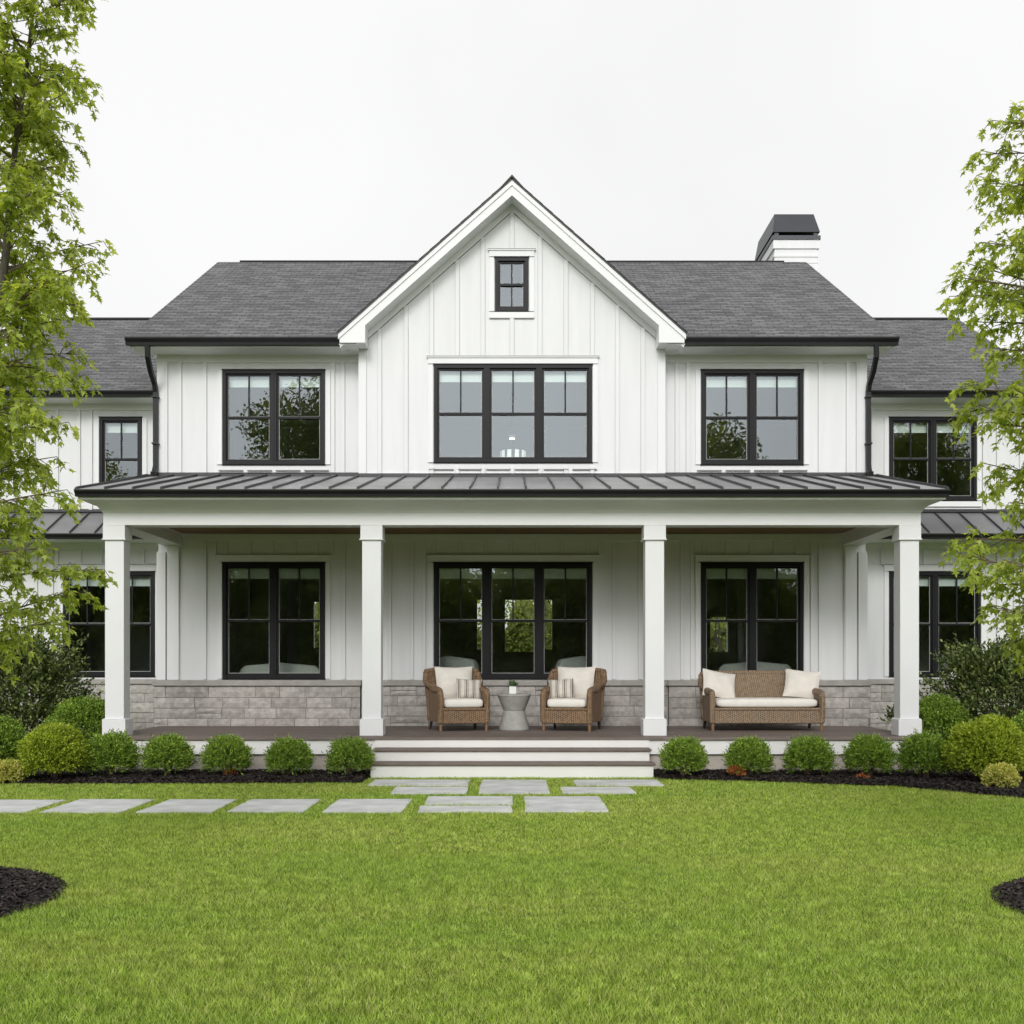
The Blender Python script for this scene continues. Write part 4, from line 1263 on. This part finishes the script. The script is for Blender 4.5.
def wicker_seat(name, W, loc, rz, mat, arm_h=0.59, back_h=0.84, depth=0.76, back_cushion=True, flare=0.05):
    root = empty(name, loc, rz)
    hw = W / 2; yf = -depth / 2; yb = depth / 2
    # seat box
    mb = MB()
    mb.box(-hw + .03, hw - .03, yf + .03, yb - .10, 0.115, 0.30)
    mb.tube([(-hw + .03, yf + .035, 0.30), (hw - .03, yf + .035, 0.30)], 0.022, 8)
    mb.tube([(-hw + .03, yf + .035, 0.118), (hw - .03, yf + .035, 0.118)], 0.018, 8)
    mb.build('seat_base', mat, root, bevel=0.015)
    # backrest
    mb = MB(); nz, nx = 10, 20
    vs_ = []
    for s in (0, 1):
        for i in range(nx + 1):
            u = -1 + 2 * i / nx
            for j in range(nz + 1):
                v_ = j / nz
                ww = hw - .04 + flare * v_ ** 1.5
                y = yb - .14 + .12 * v_ - 0.05 * abs(u) ** 4 * v_ + s * 0.055
                top = back_h - 0.025 * abs(u) ** 4
                vs_.append((u * ww, y, 0.13 + (top - 0.13) * v_))
    m_ = (nx + 1) * (nz + 1); fs = []
    for i in range(nx):
        for j in range(nz):
            a = i * (nz + 1) + j
            fs.append((a, a + nz + 1, a + nz + 2, a + 1)); fs.append((m_ + a, m_ + a + 1, m_ + a + nz + 2, m_ + a + nz + 1))
    mb.add(vs_, fs)
    top = [((-1 + 2 * i / nx) * (hw - .04 + flare), yb - .02 + .027 - .05 * abs(-1 + 2 * i / nx) ** 4, back_h - .025 * abs(-1 + 2 * i / nx) ** 4) for i in range(nx + 1)]
    mb.tube(top, 0.036, 10)
    for s in (-1, 1):
        pth = [(s * (hw - .04 + flare * (j / 8) ** 1.5), yb - .11 + .12 * j / 8 - .05 * j / 8, 0.13 + (back_h - .155) * j / 8) for j in range(9)]
        mb.tube(pth, 0.034, 10)
    mb.build('backrest', mat, root, smooth=True)
    # arms
    for s in (-1, 1):
        mb = MB()
        xo, xi = s * hw, s * (hw - .09)
        pth = smooth_path([(s * (hw - .05 + flare), yb - .03, back_h - .05), (s * (hw - .03 + flare * .8), yb - .12, back_h - .17), (s * (hw - .045), yb - .27, arm_h + .02), (s * (hw - .05), 0.0, arm_h - .025), (s * (hw - .05), yf + .10, arm_h - .035), (s * (hw - .05), yf + .045, arm_h - .085), (s * (hw - .05), yf + .04, arm_h - .2), (s * (hw - .05), yf + .05, 0.12)])
        rad = []
        for i in range(len(pth)):
            t = i / (len(pth) - 1)
            rad.append(0.036 + 0.02 * math.sin(min(1, t * 1.5) * math.pi) if t < 0.67 else 0.042)
        mb.tube(pth, rad, 12)
        # side panel under the roll
        prof = [(p.y, p.z) for p in pth] + [(yb - .1, 0.12)]
        prof = [(yf + .05, 0.12), (yf + .05, arm_h - .1), (yf + .11, arm_h - .05), (0, arm_h - .04), (yb - .27, arm_h), (yb - .13, back_h - .2), (yb - .06, back_h - .12), (yb - .10, 0.12)]
        mb.prism(prof, *sorted((s * (hw - .075), s * (hw - .022))), 'x')
        mb.build('arm', mat, root, smooth=False, bevel=0)
    # legs
    for sx in (-1, 1):
        mb = MB(); x = sx * (hw - .055)
        mb.tube([(x, yf + .055, .13), (x, yf + .055, 0.0)], [0.027, 0.02], 8); mb.build('leg', 'wood_leg', root)
        mb = MB(); x = sx * (hw - .06)
        mb.tube([(x, yb - .14, .13), (x + sx * .01, yb - .08, 0.0)], [0.024, 0.017], 8); mb.build('leg', 'dark_leg', root)
    mb = MB(); cushion(mb, -hw + .098, hw - .098, yf + .0, yb - .13, 0.318, 0.445); mb.build('seat_cushion', 'seat_linen', root, smooth=True)
    if back_cushion:
        mb = MB(); pillow(mb, W - .20, 0.47, 0.17)
        o = mb.build('back_cushion', 'linen', root, smooth=True); o.location = (0, yb - .22, 0.43); o.rotation_euler = (R(-12), 0, 0)
    return root
DECK = DZ
c1 = wicker_seat('wicker_armchair', 0.76, (-0.76, 16.42, DECK), R(17), 'wicker')
tag(c1, 'brown wicker armchair left of the round side table, turned slightly right', 'armchair', 'wicker armchairs flanking the side table')
c2 = copy_tree(c1); c2.location = (0.845, 16.42, DECK); c2.rotation_euler = (0, 0, R(-17))
tag(c2, 'brown wicker armchair right of the round side table, turned slightly left', 'armchair', 'wicker armchairs flanking the side table')
c3 = wicker_seat('wicker_sofa', 1.62, (3.52, 16.50, DECK), R(1), 'wicker_pale', arm_h=.56, back_h=.80, depth=.78, back_cushion=False, flare=.03)
tag(c3, 'long brown wicker sofa with a cream seat on the right side of the porch', 'sofa')

def put_pillow(name, w_, h_, t_, mat, loc, rot, label, group=None):
    mb = MB(); pillow(mb, w_, h_, t_)
    o = mb.build(name, mat, smooth=True, loc=loc); o.rotation_euler = rot
    return tag(o, label, 'pillow', group)
put_pillow('striped_pillow', .37, .28, .12, 'stripe', (-0.60, 16.36, DECK + .445), (R(-16), R(3), R(12)), 'striped pillow on the armchair left of the side table', 'striped pillows on the armchairs')
put_pillow('striped_pillow', .37, .28, .12, 'stripe', (0.685, 16.36, DECK + .445), (R(-16), R(-3), R(-12)), 'striped pillow on the armchair right of the side table', 'striped pillows on the armchairs')
put_pillow('throw_pillow', .52, .42, .16, 'linen', (2.93, 16.55, DECK + .44), (R(-22), R(10), R(14)), 'plain cream pillow leaning at the left end of the wicker sofa', 'cream pillows on the sofa')
put_pillow('throw_pillow', .50, .43, .16, 'linen', (4.08, 16.55, DECK + .44), (R(-22), R(6), R(-14)), 'plain cream pillow leaning at the right end of the wicker sofa', 'cream pillows on the sofa')

mb = MB()
mb.lathe([(0.0, 0.0), (0.205, 0.0), (0.212, 0.012), (0.21, 0.03), (0.152, 0.262), (0.146, 0.272)], 48)
tb = empty('side_table', (0.03, 16.36, DECK)); tag(tb, 'round hourglass concrete side table between the two armchairs', 'side table')
mb.build('table_base', 'table', tb, smooth=False)
mb = MB(); mb.lathe([(0.146, 0.272), (0.152, 0.282), (0.228, 0.47), (0.236, 0.48), (0.236, 0.503), (0.230, 0.510), (0.0, 0.510)], 48)
mb.build('table_top', 'table', tb, smooth=False)
pp = empty('potted_plant', (0.01, 16.34, DECK + .511)); tag(pp, 'small green succulent in a white square pot on the side table', 'potted plant')
mb = MB(); mb.box(-.048, .048, -.048, .048, 0, .10); mb.box(-.04, .04, -.04, .04, .1, .101)
mb.build('pot', 'pot', pp, bevel=.006)
q = []
for k in range(70):
    a = random.uniform(0, 2 * math.pi); el = random.uniform(0.15, 1.4); L = random.uniform(.06, .12)
    d = Vector((math.cos(a) * math.cos(el), math.sin(a) * math.cos(el), math.sin(el))); c = Vector((random.uniform(-.035, .035), random.uniform(-.035, .035), .10))
    sd_ = d.cross(Vector((0, 0, 1))).normalized() * .012
    q.append([c, c + d * L * .6 + sd_, c + d * L, c + d * L * .6 - sd_])
fast_mesh('leaves', np.array([[tuple(v_) for v_ in f] for f in q]), 4, 'succulent', pp)

# things seen dimly through the glass
def indoor_sofa(loc, w_, rz, label, cat='sofa', bh=.90):
    r_ = empty('indoor_sofa', loc, rz); tag(r_, label, cat)
    mb = MB(); cushion(mb, -w_ / 2, w_ / 2, -.4, .4, .12, .5); mb.build('seat', 'indoor_fabric', r_, smooth=True)
    mb = MB(); cushion(mb, -w_ / 2, w_ / 2, -.5, -.28, .12, bh); mb.build('backrest', 'indoor_fabric', r_, smooth=True)
    for s in (-1, 1):
        mb = MB(); cushion(mb, *sorted((s * w_ / 2, s * (w_ / 2 + .16))), -.42, .4, .1, .68); mb.build('arm', 'indoor_fabric', r_, smooth=True)
    for s in (-1, 1):
        for y in (-.35, .33):
            mb = MB(); mb.box(s * w_ / 2 - .03, s * w_ / 2 + .03, y, y + .05, 0, .12); mb.build('leg', 'dark_leg', r_)
    return r_
indoor_sofa((-3.65, 18.7, DZ), 1.3, R(4), 'pale upholstered sofa inside the room behind the left porch window')
indoor_sofa((-0.85, 18.9, DZ), 1.0, R(-22), 'pale upholstered seat inside, behind the left part of the middle porch window', 'armchair', 1.0)
indoor_sofa((0.95, 18.9, DZ), 0.9, R(24), 'pale upholstered seat inside, behind the right part of the middle porch window', 'armchair', 1.0)
indoor_sofa((3.95, 19.0, DZ), 1.2, R(-12), 'grey upholstered sofa inside the room behind the right porch window', 'sofa', .92)
# chandelier in the upper middle room
cd = empty('chandelier', (0.02, 19.4, E + 3.545)); tag(cd, 'lit ring chandelier of glass panels hanging behind the upper middle window', 'chandelier')
mb = MB(); mb.tube([(0, 0, .02), (0, 0, .88)], .008, 6); mb.lathe([(0, .86), (.07, .86), (.07, .89), (0, .89)], 16); mb.build('hanging_rod', 'frame', cd)
mb = MB(); mb.lathe([(.195, .0), (.212, .0), (.212, .02), (.195, .02)], 32); mb.box(-.2, .2, -.006, .006, .005, .02); mb.build('ring', 'frame', cd)
for i in range(10):
    a = 2 * math.pi * i / 10
    mb = MB(); mb.box(-.034, .034, -.004, .004, -.24, -.005); o = mb.build('glass_shade', 'crystal', cd); o.location = (.205 * math.cos(a), .205 * math.sin(a), 0); o.rotation_euler = (0, R(random.uniform(-4, 4)), a + math.pi / 2)
cl = empty('ceiling_lamp', (0.02, 18.7, E + 4.46)); 
mb = MB(); mb.lathe([(0, -.02), (.05, -.02), (.06, .0), (.06, .03), (0, .03)], 20); 
tag(cl, 'small ceiling spotlight glowing behind the upper middle window', 'ceiling lamp')
mb.build('lamp_housing', 'trim', cl)
mb = MB(); mb.lathe([(0, -.03), (.035, -.03), (.035, -.021), (0, -.021)], 16); mb.build('lens', 'bulb', cl)
cl.location = (0.0, 18.9, E + 3.68)
mb = MB(); mb.tube([(0, 0, .03), (0, 0, .81)], .004, 6); mb.build('hanging_rod', 'frame', cl)

# ================================================================== plants
def lump(d, k=0.07, ph=0.0):
    return 1 + k * (np.sin(4.1 * d[:, 0] + ph) * np.cos(3.7 * d[:, 1] + ph) + 0.7 * np.sin(7.3 * d[:, 2] + 5.1 * d[:, 0] + ph) + 0.5 * np.sin(11 * d[:, 1] - 6 * d[:, 0] + 2 * ph))

def unit(a):
    return a / np.maximum(1e-9, np.linalg.norm(a, axis=1))[:, None]

def rhombs(c, d, n_, L, W):
    """leaf quads from centre base c along d, width along cross(d,n)"""
    s = unit(np.cross(d, n_))
    return np.stack([c, c + d * (L * .5)[:, None] + s * (W * .5)[:, None], c + d * L[:, None], c + d * (L * .5)[:, None] - s * (W * .5)[:, None]], 1)

def bush_leaves(rx, rz_, nsp, per, sprig, leaf, wide, seed, up=0.35, inner=0.35, lk=0.07, shoots=0.0):
    g_ = np.random.default_rng(seed)
    d = unit(g_.normal(size=(nsp, 3)))
    d[:, 2] = np.where(d[:, 2] < -0.55, -d[:, 2], d[:, 2])
    base = np.where(g_.uniform(size=nsp) < inner, g_.uniform(0.45, 0.78, nsp), g_.uniform(0.76, 0.93, nsp)) * lump(d, lk, seed)
    if shoots: base = base * (1 + (g_.uniform(size=nsp) < shoots) * g_.uniform(0.05, 0.28, nsp))
    sc = np.array([rx, rx, rz_])
    p = d * base[:, None] * sc
    p[:, 2] += rz_ * 0.93
    gd = unit(d + np.array([0, 0, up]) + g_.normal(scale=.28, size=(nsp, 3)))
    out_ = []
    for k_ in range(per):
        t = (k_ + g_.uniform(-.3, .3, nsp)) / per
        c = p + gd * (t * sprig)[:, None]
        side = unit(g_.normal(size=(nsp, 3)))
        ld = unit(gd * g_.uniform(.5, 1.2, nsp)[:, None] + side * .75)
        nn = unit(np.cross(ld, g_.normal(size=(nsp, 3))))
        L = leaf * g_.uniform(.7, 1.25, nsp)
        out_.append(rhombs(c, ld, nn, L, L * wide))
    q = np.concatenate(out_, 0)
    q = q[q[:, :, 2].min(axis=1) > 0.01]
    return q

def stems(mb, rx, h, n, seed, r0=.012):
    rn = random.Random(seed)
    for k_ in range(n):
        a = rn.uniform(0, 2 * math.pi); s = rn.uniform(.3, .85)
        p = [(rn.uniform(-.05, .05), rn.uniform(-.05, .05), 0), (math.cos(a) * rx * s * .4, math.sin(a) * rx * s * .4, h * .4), (math.cos(a) * rx * s, math.sin(a) * rx * s, h * rn.uniform(.7, .95))]
        mb.tube(smooth_path(p, 4), [r0 * (1 - .7 * i / 8) for i in range(9)], 5)

def make_bush(name, loc, rx, rz_, nsp, per, sprig, leaf, wide, mat, seed, label, cat, group=None, nst=14, rot=0, **k):
    r_ = empty(name, loc, rot)
    tag(r_, label, cat, group)
    fast_mesh('foliage', bush_leaves(rx, rz_, nsp, per, sprig, leaf, wide, seed, **k), 4, mat, r_)
    mb = MB(); stems(mb, rx, rz_ * 1.7, nst, seed); mb.build('stem', 'twig', r_)
    return r_

G_BOX = 'round boxwood shrubs lining the porch'
protos = [make_bush('boxwood_shrub', (0, 0, 0.05), .255, .235, 1850, 9, .105, .033, .36, 'box', 21 + i, 'x', 'shrub', G_BOX, up=.75, lk=.05, shoots=.25, inner=.42) for i in range(3)]
spots = [
    (111, 14.35, 1.08, 'round clipped boxwood leftmost in the row, in front of the porch corner column'),
    (168, 14.40, 1.00, 'round clipped boxwood second from the left end of the row'),
    (227, 14.42, 0.98, 'round clipped boxwood third from the left, orange plant at its foot'),
    (289, 14.42, 0.92, 'round clipped boxwood fourth from the left, second left of the steps'),
    (350, 14.40, 0.94, 'round clipped boxwood immediately left of the porch steps'),
    (684, 14.42, 0.96, 'round clipped boxwood immediately right of the porch steps'),
    (749, 14.42, 0.94, 'round clipped boxwood below the left end of the sofa, second right of the steps'),
    (809, 14.38, 1.00, 'round clipped boxwood below the right end of the sofa, third right of the steps'),
    (869, 14.32, 0.98, 'round clipped boxwood fourth right of the steps, just left of the corner column'),
    (925, 14.25, 1.03, 'round clipped boxwood in front of the right porch corner column'),
]
for i, (px, Y, s, lab) in enumerate(spots):
    Y -= .30; s *= 0.97
    o = protos[i] if i < 3 else copy_tree(protos[i % 3])
    o.location = (gx(px, Y), Y, 0.015); o.rotation_euler = (0, 0, random.uniform(0, 6.28)); o.scale = (s * random.uniform(.97, 1.04), s * random.uniform(.97, 1.04), s * random.uniform(.96, 1.03))
    tag(o, lab, 'shrub', G_BOX)

make_bush('round_shrub', (gx(55, 13.75), 13.75, .0), .37, .33, 4200, 10, .085, .027, .55, 'box_light', 41, 'large bright green rounded shrub in the left bed, left of the boxwood row', 'shrub', up=.4, lk=.07)
make_bush('round_shrub', (gx(84, 15.5), 15.5, .04), .50, .45, 4200, 10, .09, .026, .55, 'box', 42, 'wide green shrub behind the bright one, beside the left corner column', 'shrub', up=.5, lk=.06)
make_bush('round_shrub', (gx(-6, 14.3), 14.3, .04), .36, .34, 3400, 10, .085, .026, .55, 'box', 43, 'green shrub cut by the left picture edge above the yellow plant', 'shrub', up=.4)
make_bush('round_shrub', (gx(986, 13.5), 13.5, .0), .41, .375, 4600, 10, .085, .030, .58, 'box_light', 44, 'large bright green rounded shrub in the right bed, behind the little yellow shrub', 'shrub', up=.4, lk=.08)
make_bush('round_shrub', (gx(936, 15.5), 15.5, .04), .50, .46, 4200, 10, .09, .026, .55, 'box', 45, 'darker green shrub rising behind the right corner column and boxwood', 'shrub', up=.5, lk=.06)
make_bush('round_shrub', (gx(1040, 13.9), 13.9, .04), .38, .40, 3400, 10, .09, .030, .58, 'box', 46, 'green shrub cut by the right picture edge', 'shrub', up=.4)
make_bush('yellow_shrub', (gx(7, 13.55), 13.55, .0), .20, .12, 700, 9, .06, .026, .6, 'yellow_leaf', 47, 'low yellow green plant at the left picture edge of the bed', 'shrub', nst=8)
make_bush('yellow_shrub', (gx(1001, 12.8), 12.8, .0), .165, .13, 700, 9, .06, .026, .6, 'yellow_leaf', 48, 'small round yellow shrub alone on the mulch in the right bed', 'shrub', nst=8)
make_bush('orange_plant', (gx(230, 14.02), 14.02, .04), .05, .035, 60, 5, .04, .026, .5, 'orange_leaf', 49, 'tiny orange leaved plant on the mulch left of the steps', 'plant', nst=4)
make_bush('orange_plant', (gx(737, 13.98), 13.98, .04), .075, .05, 90, 5, .05, .03, .5, 'orange_leaf', 50, 'tiny orange leaved plant on the mulch right of the steps', 'plant', nst=4)
make_bush('orange_plant', (gx(862, 13.75), 13.75, .02), .08, .018, 60, 4, .04, .025, .5, 'orange_leaf', 52, 'flat reddish plant on the mulch below the corner column', 'plant', nst=4)
# dark loose shrubs
def dark_shrub(loc, rx, rz_, nsp, seed, label, flowers=0):
    r_ = make_bush('evergreen_shrub', loc, rx, rz_, nsp, 8, .20, .058, .50, 'dark_leaf', seed, label, 'shrub', up=.7, inner=.5, lk=.16, shoots=.3, nst=34)
    if flowers:
        g_ = np.random.default_rng(seed + 5); fl = []
        for k_ in range(flowers):
            a = g_.uniform(2.6, 5.2); el = g_.uniform(.0, .9)
            d = np.array([math.cos(a) * math.cos(el), math.sin(a) * math.cos(el), math.sin(el)])
            c = d * np.array([rx, rx, rz_]) * 1.08; c[2] += rz_ * .93
            n = 36; cc = c + g_.normal(scale=.022, size=(n, 3)); dd = unit(g_.normal(size=(n, 3)) + d); nn = unit(np.cross(dd, g_.normal(size=(n, 3))))
            fl.append(rhombs(cc, dd, nn, np.full(n, .018), np.full(n, .016)))
        fast_mesh('flowers', np.concatenate(fl, 0), 4, 'petal', r_)
    return r_
dark_shrub((gx(22, 16.2), 16.2, .03), .80, .86, 2700, 61, 'tall dark leaved shrub at the left wing under the maple branches')
dark_shrub((gx(1003, 15.8), 15.8, .03), .86, .83, 2900, 62, 'tall dark leaved shrub with a few white flowers at the right wing', flowers=4)
dark_shrub((gx(894, 17.1), 17.1, .45), .06, .09, 34, 63, 'small dark plant at the stone base behind the right corner column')

# ---------------------------------------------------------------- maple trees
TEMPL = np.array([(0, 0, 0), (.30, -.05, -.03), (.20, .15, 0), (.56, .40, -.10), (.21, .42, 0), (0, 1.0, -.12), (-.21, .42, 0), (-.56, .40, -.10), (-.20, .15, 0), (-.30, -.05, -.03)])
def maple(name, base, trunk, tips, extra, seed, label, r0=.042, rmax=.95, crown_z=(1.2, 6.3), side_limit=None, leaf=(.035, .053), dens=1.95):
    rn = random.Random(seed)
    root = empty(name, base); tag(root, label, 'tree', 'young maples standing in mulch rings')
    B = Vector(base)
    tr = smooth_path([Vector(p) - B for p in trunk], 6)
    mb = MB(); nT = len(tr)
    mb.tube(tr, [max(.006, r0 * (1 - .93 * (i / (nT - 1)) ** .9)) + (.03 if i == 0 else 0) for i in range(nT)], 10)
    mb.build('trunk', 'bark', root, smooth=True)
    def tr_at(z):
        for a, b in zip(tr, tr[1:]):
            if a.z <= z <= b.z:
                return a.lerp(b, (z - a.z) / max(1e-6, b.z - a.z))
        return tr[-1]
    limbs = []
    for t_ in tips:
        tp = Vector(t_) - B
        d = math.hypot(tp.x - tr_at(tp.z).x, tp.y - tr_at(tp.z).y)
        z0 = max(.9, tp.z - d * rn.uniform(.25, .6))
        limbs.append((tr_at(min(z0, tr[-1].z - .1)), tp))
    for k_ in range(extra):
        z = crown_z[0] + (crown_z[1] - crown_z[0]) * ((k_ + rn.random()) / extra)
        a = rn.uniform(0, 2 * math.pi)
        f = (z - crown_z[0]) / (crown_z[1] - crown_z[0])
        L = rmax * (0.55 + .45 * math.sin(math.pi * min(1, f * .8 + .15))) * rn.uniform(.6, 1.0)
        if side_limit and math.cos(a) * side_limit[0] > 0.1: L *= side_limit[1]
        s0 = tr_at(z)
        limbs.append((s0, s0 + Vector((math.cos(a) * L, math.sin(a) * L, L * rn.uniform(.1, .55)))))
    # leader
    limbs.append((tr_at(tr[-1].z - .7), tr[-1] + Vector((0, 0, .25))))
    bm_ = MB(); LP, LD, LS = [], [], []
    for a, b in limbs:
        v_ = b - a; L = v_.length
        mid = a.lerp(b, .5) + Vector((rn.uniform(-.06, .06), rn.uniform(-.06, .06), .10 * L))
        pth = smooth_path([a, mid, b], 6)
        r_ = .004 + .008 * L
        bm_.tube(pth, [max(.003, r_ * (1 - .8 * i / (len(pth) - 1))) for i in range(len(pth))], 6)
        nt_ = max(5, int(L * 15 * dens))
        for q in range(nt_ + 1):
            t = .18 + .82 * q / nt_
            f = t * (len(pth) - 1); i = min(int(f), len(pth) - 2)
            p0 = pth[i].lerp(pth[i + 1], f - i)
            dr = (pth[i + 1] - pth[i]).normalized()
            sdv = Vector((rn.gauss(0, 1), rn.gauss(0, 1), rn.gauss(0, .6))).normalized()
            tl = rn.uniform(.12, .30) * (1.05 - .35 * t)
            dd = (dr * rn.uniform(.4, 1.0) + sdv * .8 + Vector((0, 0, .05))).normalized()
            if q == nt_: dd = dr; tl = .16
            e1 = p0 + dd * tl * .55; e2 = p0 + dd * tl * .9 + Vector((0, 0, -.55 * tl))
            bm_.tube([p0, e1, e2], [.0032, .0024, .0015], 4, cap=False)
            nl = max(6, int(tl * 85))
            for j in range(nl):
                s = .25 + .75 * (j + rn.random()) / nl
                c = p0.lerp(e1, s * 2) if s < .5 else e1.lerp(e2, s * 2 - 1)
                ang = rn.uniform(0, 2 * math.pi)
                ld = Vector((math.cos(ang), math.sin(ang), rn.uniform(-1.7, -.1))) + dd * .7
                ld.normalize()
                LP.append(c + ld * .02); LD.append(ld); LS.append(rn.uniform(*leaf))
    bm_.build('branches', 'twig', root)
    P = np.array([tuple(v_) for v_ in LP]); D = np.array([tuple(v_) for v_ in LD]); S_ = np.array(LS)
    g_ = np.random.default_rng(seed); n = len(P)
    up_ = unit(np.array([0, 0, 1.0]) + g_.normal(scale=.45, size=(n, 3)))
    s = unit(np.cross(D, up_)); nn = np.cross(s, D)
    V = P[:, None, :] + S_[:, None, None] * (TEMPL[None, :, 0, None] * s[:, None, :] + TEMPL[None, :, 1, None] * D[:, None, :] + TEMPL[None, :, 2, None] * nn[:, None, :])
    fast_mesh('crown', V, 10, 'maple', root)
    return root

def T(px, py, Y): return (gx(px, Y), Y, hz(py, Y))
def tip(px, py, Y):
    px += (-30 if py < 225 else -20) if px < 512 else 18
    return (gx(px, Y), Y, hz(py + 4, Y))
tipsL = [tip(x, y, Y) for x, y, Y in [(74, 12, 6.9), (92, 66, 7.2), (84, 95, 6.8), (80, 150, 7.1), (66, 112, 7.3), (62, 190, 6.8), (40, 238, 7.0), (110, 240, 7.1), (100, 262, 6.8), (84, 300, 7.3), (66, 280, 6.8), (92, 372, 7.0), (88, 350, 7.3), (76, 420, 6.8), (62, 455, 7.1), (74, 488, 6.9), (40, 520, 7.2), (50, 545, 6.8), (109, 566, 7.0), (92, 590, 7.2), (70, 618, 6.9), (30, 640, 7.0), (14, 600, 6.7), (45, 400, 6.6), (30, 330, 6.6), (35, 160, 6.7), (30, 40, 6.8)]]
maple('maple_tree', (-3.72, 6.9, 0.04),
      [(-3.72, 6.9, 0.04), (-3.62, 6.95, 1.2), (-3.36, 7.05, 2.4), T(0, 290, 7.05), T(8, 225, 7.05), T(16, 140, 7.05), T(30, 40, 7.05), T(38, -60, 7.0), T(42, -150, 7.0)],
      tipsL, 105, 5, 'slender light green maple at the left edge of the lawn', rmax=.85, crown_z=(1.5, 6.4), side_limit=(1, .42))
tipsR = [tip(x, y, Y) for x, y, Y in [(988, 118, 6.9), (1015, 112, 7.1), (974, 150, 7.0), (972, 176, 6.8), (988, 205, 7.2), (978, 240, 6.9), (958, 262, 7.0), (947, 292, 7.0), (952, 275, 6.8), (962, 318, 7.2), (985, 345, 6.8), (956, 385, 7.0), (958, 405, 7.2), (985, 420, 6.8), (978, 462, 7.0), (995, 478, 7.2), (1005, 500, 6.8), (952, 535, 7.0), (958, 555, 6.8), (975, 575, 7.1), (985, 605, 6.9), (1008, 640, 7.0), (1015, 610, 6.7), (1000, 560, 6.7), (1010, 300, 6.6), (1000, 180, 6.7), (1015, 230, 6.6), (1005, 390, 6.6)]]
maple('maple_tree', (3.76, 6.75, 0.04),
      [(3.76, 6.75, 0.04), (3.72, 6.9, 1.2), (3.66, 6.95, 2.4), (3.60, 6.95, 3.4), (3.52, 6.95, 4.3), (3.50, 6.95, 4.42)],
      tipsR, 76, 9, 'light green maple at the right edge of the lawn', rmax=.95, crown_z=(1.6, 4.5), side_limit=(-1, .55))

# ---------------------------------------------------------------- woodland across the lawn (reflected in the glass) and garden behind the house
def woodland(name, x0, x1, y0, y1, hfun, n, leaf, seed, label, nt_=24):
    g_ = np.random.default_rng(seed)
    r_ = empty(name, ((x0 + x1) / 2, (y0 + y1) / 2, 0)); tag(r_, label, 'trees', kind='stuff')
    off = np.array([(x0 + x1) / 2, (y0 + y1) / 2, 0])
    x = g_.uniform(x0, x1, n * 3); hx_ = np.array([hfun(a) for a in x]); x = x[g_.uniform(0, hx_.max(), n * 3) < hx_][:n]; n = len(x); y = g_.uniform(y0, y1, n)
    H = np.array([hfun(a) for a in x]); z = H * np.sqrt(g_.uniform(.0, 1, n))
    # clump the leaves
    K = 800; cx = g_.choice(x, K); cyy = g_.uniform(y0, y1, K); ch_ = np.array([hfun(a) for a in cx]); cz = ch_ * g_.uniform(.05, .97, K) ** .8
    m = n * 2 // 3; idx = g_.integers(0, K, m)
    d = unit(g_.normal(size=(m, 3))) * g_.uniform(.6, 1.0, m)[:, None] * np.array([1.5, 1.3, 1.0])
    x[:m] = cx[idx] + d[:, 0]; y[:m] = cyy[idx] + d[:, 1]; z[:m] = np.maximum(.1, cz[idx] + d[:, 2])
    P = np.stack([x, y, z], 1) - off
    D = unit(g_.normal(size=(n, 3))); Nn = unit(np.cross(D, g_.normal(size=(n, 3)))); L = leaf * g_.uniform(.6, 1.3, n)
    fast_mesh('crown', rhombs(P, D, Nn, L, L * .55), 4, 'wood_leaf', r_)
    mb = MB()
    for k_ in range(nt_):
        xx = x0 + (x1 - x0) * (k_ + g_.random()) / nt_; yy = g_.uniform(y0, y1); h = hfun(xx)
        mb.tube([(xx - off[0], yy - off[1], 0), (xx - off[0] + g_.uniform(-.3, .3), yy - off[1], h * .55), (xx - off[0] + g_.uniform(-.5, .5), yy - off[1], h * .9)], [.22, .13, .03], 7)
    mb.build('trunks', 'bark', r_)
    # thick leafy understorey
    mb = MB(); nx = 160; nz = 26; vs_ = []; fs = []
    for s in (0, 1):
        for i in range(nx + 1):
            xx = x0 + (x1 - x0) * i / nx; H_ = hfun(xx) * .80 + .35 * math.sin(xx * 3.1) + .25 * math.sin(xx * 7.7)
            for j in range(nz + 1):
                t = j / nz
                dpt = (y1 - y0) * .5 * math.sqrt(max(0, 1 - t ** 3)) * (.55 + .2 * math.sin(xx * 2.3 + t * 9) + .15 * g_.uniform(-1, 1))
                vs_.append((xx - off[0] + g_.uniform(-.1, .1), (dpt if s else -dpt), H_ * t))
    m_ = (nx + 1) * (nz + 1)
    for i in range(nx):
        for j in range(nz):
            a = i * (nz + 1) + j
            fs.append((a, a + 1, a + nz + 2, a + nz + 1)); fs.append((m_ + a, m_ + a + nz + 1, m_ + a + nz + 2, m_ + a + 1))
    mb.add(vs_, fs); mb.build('understorey', 'wood_dark', r_)
def hf(x):
    h = 7.0 + .8 * math.sin(x * .7) + .7 * math.sin(x * 1.9 + 1)
    def peak(c, w_, a): return a * max(0, 1 - ((x - c) / w_) ** 2) ** .5
    h += peak(-10.9, 3.0, 9.5) + peak(11.2, 2.2, 6.2) + peak(23.2, 4.6, 8.0) + peak(-22, 2.4, 5.5)
    return h
woodland('woodland', -34, 34, -29, -23, hf, 280000, .22, 71, 'dark line of woodland trees across the lawn, seen reflected in the windows', 34)
woodland('garden_hedge', -9, 9, 33, 36, lambda x: 3.6 + .4 * math.sin(x), 40000, .11, 72, 'green garden trees glimpsed through the middle porch window', 10)
